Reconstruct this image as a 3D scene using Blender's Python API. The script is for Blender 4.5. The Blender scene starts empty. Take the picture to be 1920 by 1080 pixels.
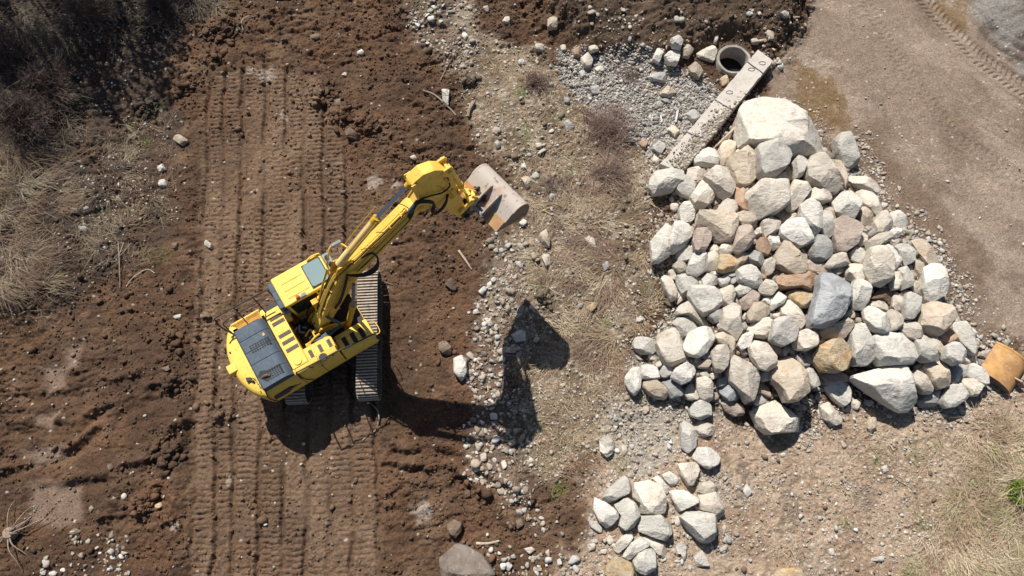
import bpy, bmesh, math, random
import numpy as np
from mathutils import Vector, Matrix
# ------------------------------------------------ camera, sky, sun, exposure
S = bpy.context.scene; COL = S.collection
CAMH = 23.5; TILT = math.radians(17.0); FPX = 1280.0
cd = bpy.data.cameras.new("camera"); cam = bpy.data.objects.new("camera", cd); COL.objects.link(cam)
cam.location = (0, 0, CAMH); cam.rotation_euler = (TILT, 0, 0)
cd.sensor_width = 36.0; cd.lens = 24.0; cd.clip_start = 0.1; cd.clip_end = 2000.0
S.camera = cam
SUN = Vector((-0.34, 0.79, 1.0)).normalized()          # towards the sun
elev = math.asin(SUN.z); azim = math.atan2(SUN.x, SUN.y)
world = bpy.data.worlds.new("World"); S.world = world; world.use_nodes = True
wn = world.node_tree.nodes; wl = world.node_tree.links
sky = wn.new("ShaderNodeTexSky"); sky.sky_type = 'NISHITA'; sky.sun_disc = False
sky.sun_elevation = elev; sky.sun_rotation = azim; sky.air_density = 1.0; sky.dust_density = 1.0
bg = wn["Background"]; bg.inputs["Strength"].default_value = 0.052
wl.new(sky.outputs[0], bg.inputs["Color"])
ld = bpy.data.lights.new("sun", 'SUN'); ld.energy = 5.0; ld.angle = math.radians(0.5); ld.color = (1.0, 0.955, 0.88)
sun = bpy.data.objects.new("sun", ld); COL.objects.link(sun)
sun.rotation_euler = SUN.to_track_quat('Z', 'Y').to_euler(); sun.location = (-15, 30, 40)
S.view_settings.view_transform = 'Standard'; S.view_settings.look = 'None'
S.view_settings.gamma = 1.0; S.view_settings.use_curve_mapping = False; S.view_settings.exposure = 0.45
rng = np.random.default_rng(7); random.seed(7)

# ------------------------------------------------ measuring: photo pixel -> point at height z
def W(px, py, z=0.0):
    u = (px-960)/FPX; v = -(py-540)/FPX
    dy = v*math.cos(TILT)+math.sin(TILT); dz = -math.cos(TILT)+v*math.sin(TILT)
    k = (z-CAMH)/dz
    return (u*k, dy*k)
def I(x, y, z):
    zz = z-CAMH; Z = y*math.sin(TILT)-zz*math.cos(TILT); Y = y*math.cos(TILT)+zz*math.sin(TILT)
    return 960+FPX*x/Z, 540-FPX*Y/Z
def WP(pts, z=0.0): return np.array([W(a, b, z) for a, b in pts])

# ------------------------------------------------ noise
def _h(ix, iy, iz, seed):
    n = (ix*374761393 + iy*668265263 + iz*2147483647 + seed*1274126177) & 0xffffffff
    n = ((n ^ (n >> 13))*1274126177) & 0xffffffff
    n = ((n ^ (n >> 15))*2246822519) & 0xffffffff
    return ((n ^ (n >> 16)) & 0xffffff)/16777216.0
def vn(x, y, seed=0):
    xf = np.floor(x); yf = np.floor(y); ix = xf.astype(np.int64); iy = yf.astype(np.int64)
    fx = x-xf; fy = y-yf; fx = fx*fx*(3-2*fx); fy = fy*fy*(3-2*fy)
    a = _h(ix, iy, 0, seed); b = _h(ix+1, iy, 0, seed); c = _h(ix, iy+1, 0, seed); d = _h(ix+1, iy+1, 0, seed)
    return (a+(b-a)*fx)*(1-fy)+(c+(d-c)*fx)*fy
def fbm(x, y, seed=0, oct=4, gain=0.5):
    s = 0; a = 1; t = 0
    for k in range(oct):
        s = s+a*vn(x*2**k+17.3*k, y*2**k-9.1*k, seed+k*13); t += a; a *= gain
    return s/t
def vn3(p, seed=0):
    f = np.floor(p); i = f.astype(np.int64); t = p-f; t = t*t*(3-2*t); r = 0
    for dx in (0, 1):
        for dy in (0, 1):
            for dz in (0, 1):
                w = (t[:, 0] if dx else 1-t[:, 0])*(t[:, 1] if dy else 1-t[:, 1])*(t[:, 2] if dz else 1-t[:, 2])
                r = r+w*_h(i[:, 0]+dx, i[:, 1]+dy, i[:, 2]+dz, seed)
    return r
def cell(x, y, seed=0):
    """distance to nearest jittered lattice point (0 at the point) and a random per cell"""
    ix = np.floor(x).astype(np.int64); iy = np.floor(y).astype(np.int64)
    best = np.full(x.shape, 9.0); rid = np.zeros(x.shape)
    for dx in (-1, 0, 1):
        for dy in (-1, 0, 1):
            cx = ix+dx; cy = iy+dy
            px = cx+_h(cx, cy, 1, seed); py = cy+_h(cx, cy, 2, seed)
            d = (x-px)**2+(y-py)**2; m = d < best
            best = np.where(m, d, best); rid = np.where(m, _h(cx, cy, 3, seed), rid)
    return np.sqrt(best), rid
def sstep(a, b, x): t = np.clip((x-a)/(b-a), 0, 1); return t*t*(3-2*t)
def sdist(x, y, P):
    """signed distance to polygon, positive inside"""
    d = np.full(x.shape, 1e9); ins = np.zeros(x.shape, bool); n = len(P)
    for i in range(n):
        ax, ay = P[i]; bx, by = P[(i+1) % n]; ex, ey = bx-ax, by-ay
        t = np.clip(((x-ax)*ex+(y-ay)*ey)/(ex*ex+ey*ey+1e-9), 0, 1)
        d = np.minimum(d, (x-ax-t*ex)**2+(y-ay-t*ey)**2)
        c = ((ay > y) != (by > y)) & (x < (bx-ax)*(y-ay)/(by-ay+1e-12)+ax)
        ins ^= c
    d = np.sqrt(d); return np.where(ins, d, -d)
def pline(x, y, P):
    """distance to polyline, arclength along, signed side"""
    best = np.full(x.shape, 1e9); al = np.zeros(x.shape); sd = np.zeros(x.shape); L = 0
    for i in range(len(P)-1):
        ax, ay = P[i]; bx, by = P[i+1]; ex, ey = bx-ax, by-ay; l = math.hypot(ex, ey)
        t = np.clip(((x-ax)*ex+(y-ay)*ey)/(l*l), 0, 1)
        dd = np.hypot(x-ax-t*ex, y-ay-t*ey); m = dd < best
        best = np.where(m, dd, best); al = np.where(m, L+t*l, al); sd = np.where(m, (ex*(y-ay)-ey*(x-ax))/l, sd); L += l
    return best, al, sd

# ------------------------------------------------ the lie of the land
POLY = {k: WP(v) for k, v in dict(
 strip=[(384,150),(470,120),(600,140),(640,250),(690,400),(712,520),(716,760),(704,1120),(352,1120),(368,700),(378,400)],
 veg=[(-200,-100),(430,-100),(400,10),(330,50),(300,130),(330,230),(312,330),(330,400),(300,480),(210,520),(120,570),(40,590),(-200,600)],
 dry=[(860,-60),(900,60),(1010,90),(1070,150),(1090,230),(1230,290),(1222,380),(1210,500),(1190,640),(1165,760),(1150,840),(1090,880),(1020,900),(975,860),(990,790),(950,640),(905,520),(960,420),(985,330),(900,270),(870,200),(850,100)],
 rubble1=[(930,440),(990,440),(985,560),(975,640),(950,700),(1000,780),(1000,950),(960,950),(880,880),(905,800),(850,700),(905,650),(900,540)],
 rubble2=[(1150,720),(1200,640),(1270,600),(1330,760),(1260,850),(1200,880),(1130,870)],
 rubble3=[(790,-40),(880,-40),(905,80),(890,160),(830,150),(770,70)],
 gravel=[(1045,90),(1110,105),(1200,100),(1270,130),(1345,150),(1352,185),(1290,260),(1225,300),(1120,215),(1050,150)],
 mud=[(1520,-80),(2200,-80),(2200,640),(1900,640),(1800,640),(1700,520),(1660,440),(1580,350),(1520,270),(1440,200),(1440,150),(1500,50)],
 tan=[(1170,790),(1330,770),(1480,800),(1600,760),(1800,760),(1850,700),(1920,640),(2200,640),(2200,1200),(1000,1200),(1040,1080),(1110,960),(1080,900)],
 dgrass=[(1680,1130),(1720,1030),(1760,960),(1830,920),(1860,860),(1850,800),(2200,760),(2200,1200)],
 pile=[(1205,330),(1330,285),(1400,190),(1500,215),(1560,270),(1610,270),(1650,370),(1710,410),(1780,500),(1800,590),(1860,700),(1800,765),(1700,765),(1600,730),(1500,815),(1420,790),(1330,785),(1260,770),(1180,740),(1190,640),(1260,590),(1240,500),(1215,470),(1255,400)],
 bank=[(1010,-100),(1500,-100),(1500,60),(1440,110),(1330,70),(1250,110),(1130,100),(1050,60)],
 heap=[(1815,-80),(2200,-80),(2200,160),(1920,150),(1850,70),(1810,30)],
 lowpile=[(1105,905),(1200,890),(1270,880),(1350,890),(1365,1010),(1300,1030),(1240,1085),(1130,1085),(1110,1010)],
 rubble4=[(60,1015),(160,985),(250,1030),(265,1110),(50,1110)],
 rubble5=[(900,980),(960,930),(1060,990),(1110,1040),(1120,1110),(930,1110)],
 rubble6=[(1800,600),(1860,610),(1900,640),(1860,690),(1830,660)],
 wet=[(1500,90),(1560,100),(1600,160),(1590,250),(1560,250),(1510,200),(1480,150)],
).items()}
RUTS = [(388,360),(420,403),(452,437),(497,485),(538,530),(573,575),(610,615),(650,658),(690,708)]
RUTW = [(W(a, 300), W(b, 1000)) for a, b in RUTS]
TYRE = WP([(1690,-60),(1760,30),(1830,110),(1900,160),(1990,215)])
TYRE2 = WP([(1600,-40),(1680,110),(1790,260),(1900,330),(2000,370)])
PIPE = np.array([8.87, 16.72]); PIPER = 0.70
SCR = [WP([(0,735),(120,730),(230,715),(290,690)]), WP([(60,800),(150,800),(230,760),(270,735)]), WP([(40,880),(130,850),(200,790),(300,740)]),
       WP([(70,930),(150,900),(260,880),(330,820)]), WP([(230,960),(290,930),(330,880),(345,830)]), WP([(760,870),(850,880),(930,960)]), WP([(770,850),(850,850),(960,920)])]
PATCH = [WP(p) for p in ([(55,900),(155,905),(160,975),(110,995),(50,980)], [(75,685),(125,680),(130,725),(85,745)], [(118,645),(160,640),(150,690),(118,700)],
        [(60,775),(120,765),(100,810),(70,800)], [(40,840),(120,830),(125,860),(60,880)])]
CLODS = [(415,55,46),(400,110,26),(345,165,30),(600,180,36),(640,215,30),(690,235,34),(280,205,22),(330,720,24),(325,640,22),(1020,560,16),(880,150,20),(700,640,20),(320,850,30),(270,950,26),(410,780,14)]
CLODW = [W(a, b)+(r/57.0,) for a, b, r in CLODS]
def masks(x, y):
    wob = (fbm(x*0.9, y*0.9, 5, 3)-0.5)*1.6+(fbm(x*5, y*5, 6, 3)-0.5)*0.7
    m = {}
    for k, soft in dict(strip=0.35, veg=1.2, dry=0.9, rubble1=0.5, rubble2=0.7, rubble3=0.7, gravel=0.5, mud=0.5, tan=0.8, dgrass=0.9, pile=0.5, bank=1.7, heap=0.5, lowpile=0.4, wet=0.6, rubble4=0.6, rubble5=0.7, rubble6=0.4).items():
        w = wob*(0.35 if k in ('strip', 'pile', 'heap', 'gravel') else 0.8)
        m[k] = sstep(-soft/2, soft/2, sdist(x, y, POLY[k])+w)
    return m
def rutmap(x, y):
    """depth across the crawler strip: -1 in a rut, 1 on a print"""
    wv = (fbm(x*0.5, y*0.35, 31, 2)-0.5)*0.30+(fbm(x*3, y*2.5, 32, 2)-0.5)*0.16
    r = np.full(x.shape, 9.0)
    for (a, b) in RUTW:
        xx = a[0]+(b[0]-a[0])*(y-a[1])/(b[1]-a[1])
        r = np.minimum(r, np.abs(x-xx+wv))
    return r
def height(x, y, m=None):
    m = m or masks(x, y)
    pile = sdist(x, y, POLY['pile']); low = m['mud']; rough = 1-0.85*m['mud']
    h = 0.30*(fbm(x*0.13, y*0.13, 3, 3)-0.5)
    strip = m['strip']
    soil = np.clip(1-m['mud']-0.7*m['tan']-0.6*m['dry'], 0, 1)*(1-strip)
    # loose dug soil: lumps, clods, folds
    soil = soil*(0.40+0.60*sstep(0.40, 0.58, fbm(x*0.32+5, y*0.32, 41, 3)))
    b = fbm(x*1.1, y*1.1, 40, 4); h = h+soil*0.30*(b-0.5)
    rg = np.abs(fbm(x*0.75+0.35*y, y*1.7-0.35*x, 44, 3)-0.5)*2
    h = h-soil*0.15*np.clip(0.26-rg, 0, 1)*2.4
    c1, r1 = cell(x*2.3+0.5*vn(x*3, y*3, 50), y*2.3, 51); c2, r2 = cell(x*5.0, y*5.0+0.5*vn(x*6, y*6, 52), 53)
    h = h+soil*(0.11*np.clip(0.55-c1, 0, 1)*(r1 > 0.45)+0.10*np.clip(0.6-c2, 0, 1)*(r2 > 0.3)*r2)
    h = h+(soil*0.055+0.03*strip+0.03*m['dry']+0.02*m['tan']+0.012*m['mud'])*2*(fbm(x*7, y*7, 60, 3)-0.5)
    c3, r3 = cell(x*10, y*10, 63); h = h+0.045*rough*(vn(x*14, y*14, 62)-0.5)+soil*0.05*np.clip(0.6-c3, 0, 1)*(r3 > 0.4)*r3
    for cx, cy, cr in CLODW:
        d = np.hypot(x-cx, y-cy)+(fbm(x*3, y*3, 77, 2)-0.5)*0.4
        k = sstep(cr, cr*0.2, d); q, qr = cell(x*3.2, y*3.2, 79)
        h = h+k*(0.14+0.24*np.clip(0.6-q, 0, 1)*(0.4+qr))
    # crawler prints
    r = rutmap(x, y); cut = sstep(0.13, 0.03, r); keep = sstep(0.30, 0.62, vn(x*1.7, y*0.5, 33))
    bars = 0.5+0.5*np.sin((y*math.cos(0.1)-x*0.1+0.06*vn(x*3, y*3, 35))*2*math.pi/0.185+2.2*vn(x*0.7, y*1.2, 34)+np.floor((x+0.1*y)/0.66)*2.0)
    bars = -np.clip(1-bars*2.6, 0, 1)
    fade = sstep(0.30, 0.62, fbm(x*1.0+3, y*0.9, 36, 3))
    h = h+strip*(-0.14*cut*(0.25+0.75*keep)+0.050*bars*(1-cut)*(0.08+0.92*fade)-0.02+0.07*sstep(0.06, 0.13, r)*sstep(0.30, 0.15, r)*keep*fbm(x*4, y*3, 37, 2)+0.05*(fbm(x*9, y*9, 38, 3)-0.5))
    # berm of spill along the strip's left side
    be = sdist(x, y, POLY['strip'])
    h = h+0.14*np.exp(-((be+0.55)/0.35)**2)*(x < -10)*(0.4+vn(x*2, y*2, 70))
    # swooping bucket scrapes
    for i, P in enumerate(SCR):
        d, al, sd = pline(x, y, P); dd = sd+(vn(al*1.3, al*0+i, 80)-0.5)*0.25
        k = sstep(0.9, 0.5, np.abs(dd))*(d < 0.9)
        mo = sstep(0.3, 0.6, fbm(x*1.4, y*1.4, 83+i, 3)); h = h+(0.17*np.exp(-((dd-0.18)/0.17)**2)-0.10*np.exp(-((dd+0.14)/0.15)**2))*(d < 0.8)*mo
    for P in PATCH:
        k = sstep(-0.05, 0.25, sdist(x, y, P)); h = h*(1-0.85*k)-0.06*k
    # lorry tyre marks and drag lines on the mud road
    for P, amp, wd in ((TYRE, 0.05, 0.42), (TYRE2, 0.022, 0.3)):
        d, al, sd = pline(x, y, P); a = np.abs(sd); k = sstep(wd, wd-0.1, d)
        tread = np.sign(np.sin((al+0.5*a)*2*math.pi/0.23))*sstep(0.05, 0.12, a)
        h = h+k*(amp*0.5*tread-amp)+amp*np.exp(-((a-wd-0.08)/0.08)**2)*(d < wd+0.4)
        for off in (0.95, 1.35):
            h = h-amp*1.1*np.exp(-((sd-off+0.2*(vn(al*0.4, al*0, 91)-0.5))/0.07)**2)*(d < 2)+amp*0.8*np.exp(-((sd-off-0.14)/0.09)**2)*(d < 2)
    ln = np.sin((x*0.86+y*0.5)*3.2+2*fbm(x*0.4, y*0.4, 93, 2)*2)
    h = h+0.012*m['mud']*ln*vn(x*0.7, y*0.7, 94)+0.07*m['mud']*(fbm(x*2.2, y*2.2, 95, 4)-0.5)*sstep(0.42, 0.65, fbm(x*0.5, y*0.5, 96, 3))
    # banks, heaps, mounds
    h = h+m['bank']*(0.25+0.5*fbm(x*0.8, y*0.8, 100, 4)+0.5*sstep(17.2, 19.8, y))
    h = h+m['heap']*(0.5*sstep(0, 1.6, sdist(x, y, POLY['heap']))+0.22*fbm(x*1.3, y*1.3, 104, 4))
    v = m['veg']; h = h+v*(0.9*sstep(-12, -19, x)*fbm(x*0.3, y*0.3, 110, 2)+0.20*(fbm(x*1.2, y*1.2, 111, 3)-0.5))
    h = h+m['dry']*0.30*(fbm(x*0.9, y*0.9, 115, 3)-0.5)
    h = h+0.85*sstep(0.0, 2.4, pile)
    # water-worn hollow and the pipe's shaft
    g = m['gravel']; h = h-0.12*g-0.05*m['wet']
    d = np.hypot(x-PIPE[0], y-PIPE[1]); lev = sstep(1.6, 0.9, d); h = h*(1-lev)+(-0.12)*lev
    h = h-2.2*sstep(PIPER+0.02, PIPER-0.05, d)
    far = np.maximum(np.abs(x)-24, 0)+np.maximum(np.abs(y-9)-14, 0)
    return h*sstep(60, 0, far)
def H1(x, y): return float(height(np.array([x]), np.array([y]))[0])
def mixc(a, b, t): return a+(np.array(b)-a)*t[..., None]
def albedo(x, y, m):
    c = np.zeros(x.shape+(3,))+np.array([0.104, 0.0605, 0.0365])
    n = fbm(x*0.8, y*0.8, 200, 4); n2 = fbm(x*6, y*6, 201, 3)
    c = mixc(c, [0.150, 0.094, 0.059], sstep(0.45, 0.7, n)*0.8)
    c = mixc(c, [0.066, 0.040, 0.027], sstep(0.50, 0.64, fbm(x*0.45+9, y*0.45, 206, 4))*0.55)
    c = mixc(c, [0.128, 0.068, 0.039], sstep(0.55, 0.75, fbm(x*0.5, y*0.5, 203, 3))*0.55)
    c = mixc(c, [0.062, 0.038, 0.027], sstep(0.5, 0.75, fbm(x*1.7, y*1.7, 204, 3))*0.6)
    c = mixc(c, [0.182, 0.120, 0.079], m['strip']*(0.45+0.45*sstep(0.35, 0.65, fbm(x*1.1, y*0.6, 205, 4)))*(0.45+0.55*sstep(0.03, 0.14, rutmap(x, y))))
    for P in PATCH: c = mixc(c, [0.205, 0.142, 0.105], sstep(-0.1, 0.25, sdist(x, y, P))*0.9)
    for px, py, r in ((500,140,26),(470,130,14),(700,340,20),(740,345,12),(790,960,24),(530,215,12),(430,900,7),(330,985,7)):
        q = W(px, py); d = np.hypot(x-q[0], y-q[1])+(n2-0.5)*0.5; c = mixc(c, [0.34, 0.28, 0.23], sstep(r/57, r/150, d)*0.75)
    c = mixc(c, [0.062, 0.048, 0.040], m['veg']*(0.45+0.5*sstep(0.3, 0.6, n)))
    dryc = np.zeros(c.shape)+np.array([0.235, 0.180, 0.122]); dryc = mixc(dryc, [0.135, 0.098, 0.062], sstep(0.42, 0.66, fbm(x*1.6, y*1.6, 210, 4))*0.85)
    dryc = mixc(dryc, [0.34, 0.29, 0.22], sstep(0.58, 0.74, fbm(x*2.6, y*2.6, 211, 3))*0.7)
    c = c+(dryc-c)*(m['dry']*0.95)[..., None]
    c = mixc(c, [0.30, 0.25, 0.20], m['rubble1']*0.25+m['rubble3']*0.3)
    mudc = np.zeros(c.shape)+np.array([0.240, 0.181, 0.138]); mudc = mixc(mudc, [0.178, 0.128, 0.094], sstep(0.45, 0.7, fbm(x*0.7, y*0.45, 220, 4))*0.7)
    mudc = mixc(mudc, [0.32, 0.25, 0.195], sstep(0.50, 0.70, fbm(x*0.5+0.35*y, y*0.45, 221, 4))*0.7)
    mudc = mixc(mudc, [0.150, 0.108, 0.080], sstep(0.56, 0.66, fbm(x*1.4+0.5*y, y*1.4-0.4*x, 223, 4))*0.55*sstep(11, 7, y-0.0*x))
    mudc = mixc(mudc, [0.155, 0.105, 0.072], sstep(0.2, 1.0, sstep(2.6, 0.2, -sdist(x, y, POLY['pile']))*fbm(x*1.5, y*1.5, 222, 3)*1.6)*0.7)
    c = c+(mudc-c)*m['mud'][..., None]
    tanc = np.zeros(c.shape)+np.array([0.375, 0.282, 0.205]); tanc = mixc(tanc, [0.265, 0.182, 0.126], sstep(0.45, 0.70, fbm(x*0.9, y*0.9, 230, 4))*0.8)
    tanc = mixc(tanc, [0.37, 0.30, 0.23], sstep(0.55, 0.72, fbm(x*0.6, y*1.1, 231, 4))*0.7)
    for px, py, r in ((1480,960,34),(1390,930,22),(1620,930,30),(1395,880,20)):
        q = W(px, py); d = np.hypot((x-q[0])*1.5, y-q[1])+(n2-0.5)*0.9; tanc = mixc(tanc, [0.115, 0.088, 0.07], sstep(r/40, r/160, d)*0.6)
    c = c+(tanc-c)*(m['tan']*0.95)[..., None]
    c = mixc(c, [0.36, 0.28, 0.19], m['dgrass']*0.6)
    c = mixc(c, [0.36, 0.33, 0.28], m['rubble2']*0.7)
    c = mixc(c, [0.32, 0.295, 0.27], m['gravel']*0.8)
    c = mixc(c, [0.095, 0.068, 0.048], m['bank']*0.75*(1-m['mud']))
    hp = np.zeros(c.shape)+np.array([0.22, 0.20, 0.18]); hp = mixc(hp, [0.12, 0.095, 0.075], sstep(0.4, 0.65, fbm(x, y, 241, 4)))
    c = c+(hp-c)*m['heap'][..., None]
    c = mixc(c, [0.16, 0.095, 0.042], m['wet']*sstep(0.48, 0.62, fbm(x*1.3, y*0.8, 240, 3))*0.7)
    for px, py, rx, ry in ((1790,20,22,30),(1535,175,22,46),(1555,165,10,22),(1515,218,12,8),(1575,200,8,18)):
        q = W(px, py); d = np.hypot((x-q[0])/(rx/48), (y-q[1])/(ry/44))+(n2-0.5)*0.7+(fbm(x*1.6, y*1.6, 245, 3)-0.5)*2.6; c = mixc(c, [0.175, 0.115, 0.058], sstep(1.5, 0.6, d)*0.8)
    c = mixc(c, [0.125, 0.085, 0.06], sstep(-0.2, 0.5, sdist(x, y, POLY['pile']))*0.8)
    c *= (0.80+0.4*n2)[..., None]
    # pale grit
    q, qr = cell(x*9, y*9, 250); den = 0.006+0.14*m['tan']+0.12*m['dry']+0.2*m['rubble2']+0.022*m['mud']*sstep(0.45, 0.7, fbm(x*0.9, y*0.9, 252, 3))*2+0.10*m['rubble1']+0.3*m['gravel']
    den = den*(0.4+1.2*sstep(0.35, 0.65, fbm(x*1.2, y*1.2, 251, 3)))
    c = mixc(c, [0.50, 0.45, 0.38], (qr < den)*sstep(0.42, 0.3, q)*0.8)
    return np.clip(c, 0.01, 0.8)

# ------------------------------------------------ materials
def nm(name, color=(0.5,0.5,0.5), rough=0.8, metal=0.0, spec=0.4):
    m = bpy.data.materials.new(name); m.use_nodes = True; t = m.node_tree; b = t.nodes["Principled BSDF"]
    b.inputs["Base Color"].default_value = tuple(color)+(1,); b.inputs["Roughness"].default_value = rough
    b.inputs["Metallic"].default_value = metal; b.inputs["Specular IOR Level"].default_value = spec
    return m, t, b
def nd(t, typ, **kw):
    n = t.nodes.new("ShaderNode"+typ)
    for k, v in kw.items():
        if k.startswith("i_"):
            key = k[2:]; n.inputs[int(key) if key.isdigit() else key.replace("_", " ")].default_value = v
        else: setattr(n, k, v)
    return n
def ramp(t, src, stops):
    r = nd(t, "ValToRGB"); e = r.color_ramp.elements
    while len(e) < len(stops): e.new(0.5)
    for i, (p, c) in enumerate(stops):
        e[i].position = p; e[i].color = (c if len(c) == 4 else tuple(c)+(1,)) if not isinstance(c, float) else (c, c, c, 1)
    t.links.new(src, r.inputs[0]); return r.outputs[0]
def mix(t, f, a, b, mode='MIX'):
    n = nd(t, "Mix", data_type='RGBA', blend_type=mode)
    for i, v in ((0, f), (6, a), (7, b)):
        if hasattr(v, "is_linked"): t.links.new(v, n.inputs[i])
        else: n.inputs[i].default_value = v if i == 0 else (tuple(v)+(1,) if len(v) == 3 else v)
    return n.outputs[2]
def noise(t, co, scale, detail=4, rough=0.6, dist=0.0):
    n = nd(t, "TexNoise"); n.inputs["Scale"].default_value = scale; n.inputs["Detail"].default_value = detail
    n.inputs["Roughness"].default_value = rough; n.inputs["Distortion"].default_value = dist
    t.links.new(co, n.inputs["Vector"]); return n.outputs["Fac"]
def bump(t, b, src, dist, strength=1.0, prev=None):
    n = nd(t, "Bump"); n.inputs["Distance"].default_value = dist; n.inputs["Strength"].default_value = strength
    t.links.new(src, n.inputs["Height"])
    if prev: t.links.new(prev, n.inputs["Normal"])
    t.links.new(n.outputs[0], b.inputs["Normal"]); return n.outputs[0]
def objco(t, rnd=True):
    tc = nd(t, "TexCoord"); oi = nd(t, "ObjectInfo")
    if not rnd: return tc.outputs["Object"], oi.outputs["Random"]
    a = nd(t, "VectorMath", operation='SCALE'); cmb = nd(t, "CombineXYZ")
    for i in range(3): t.links.new(oi.outputs["Random"], cmb.inputs[i])
    t.links.new(cmb.outputs[0], a.inputs[0]); a.inputs[3].default_value = 37.0
    ad = nd(t, "VectorMath", operation='ADD'); t.links.new(tc.outputs["Object"], ad.inputs[0]); t.links.new(a.outputs[0], ad.inputs[1])
    return ad.outputs[0], oi.outputs["Random"]
def ground_mat():
    m, t, b = nm("ground_soil", rough=0.95, spec=0.15); co = nd(t, "TexCoord").outputs["Object"]
    at = nd(t, "Attribute", attribute_name="Col").outputs["Color"]
    n1 = noise(t, co, 14, 5, 0.65); n2 = noise(t, co, 45, 3, 0.6)
    f1 = ramp(t, n1, [(0.3, 0.62), (0.7, 1.38)]); f2 = ramp(t, n2, [(0.3, 0.72), (0.7, 1.28)])
    c = mix(t, 1.0, at, f1, 'MULTIPLY'); c = mix(t, 1.0, c, f2, 'MULTIPLY')
    v = nd(t, "TexVoronoi"); v.inputs["Scale"].default_value = 16; v.inputs["Randomness"].default_value = 1; t.links.new(co, v.inputs["Vector"])
    sel = ramp(t, v.outputs["Color"], [(0.0, 0.0), (0.945, 0.0), (0.96, 1.0)])
    spot = ramp(t, v.outputs["Distance"], [(0.2, 1.0), (0.32, 0.0)])
    k = nd(t, "Math", operation='MULTIPLY'); t.links.new(sel, k.inputs[0]); t.links.new(spot, k.inputs[1])
    k2 = nd(t, "Math", operation='MULTIPLY'); t.links.new(k.outputs[0], k2.inputs[0]); k2.inputs[1].default_value = 0.55
    c = mix(t, k2.outputs[0], c, (0.42, 0.38, 0.33)); t.links.new(c, b.inputs["Base Color"])
    p = bump(t, b, n1, 0.05, 0.9); p = bump(t, b, n2, 0.025, 0.9, p); bump(t, b, k2.outputs[0], 0.02, 0.8, p)
    # wet, glossier mud where the colour is orange-brown
    return m
MG = ground_mat()
# ------------------------------------------------ ground sheet
def axis(lo, hi, st, far):
    a = list(np.arange(lo, hi, st)); s = st; L = [lo]; R = [hi]
    while R[-1] < far: s *= 1.35; R.append(R[-1]+s)
    s = st
    while L[-1] > -far: s *= 1.35; L.append(L[-1]-s)
    return np.array(L[:0:-1]+a+R)
gx = axis(-21.5, 21.5, 0.042, 160); gy = axis(-3.0, 20.3, 0.032, 160)
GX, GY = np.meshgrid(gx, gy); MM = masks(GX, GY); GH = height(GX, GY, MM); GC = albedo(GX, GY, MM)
ny, nx = GX.shape
def mesh_np(name, V, F, n=3):
    me = bpy.data.meshes.new(name); me.vertices.add(len(V)); me.vertices.foreach_set("co", np.asarray(V, np.float32).ravel())
    F = np.asarray(F, np.int32); me.loops.add(F.size); me.loops.foreach_set("vertex_index", F.ravel())
    me.polygons.add(len(F)); me.polygons.foreach_set("loop_start", np.arange(0, F.size, n, dtype=np.int32))
    me.update(calc_edges=True); return me
def setcol(me, C):
    a = me.color_attributes.new("Col", 'FLOAT_COLOR', 'POINT'); C = np.concatenate([C, np.ones((len(C), 1))], 1)
    a.data.foreach_set("color", C.astype(np.float32).ravel())
idx = np.arange(ny*nx).reshape(ny, nx)
F = np.stack([idx[:-1, :-1], idx[:-1, 1:], idx[1:, 1:], idx[1:, :-1]], -1).reshape(-1, 4)
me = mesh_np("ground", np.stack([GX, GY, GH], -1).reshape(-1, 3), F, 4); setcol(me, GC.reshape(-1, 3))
me.materials.append(MG); me.polygons.foreach_set("use_smooth", np.ones(len(F), bool))
ground = bpy.data.objects.new("ground", me); COL.objects.link(ground); ground["kind"] = "structure"

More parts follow.
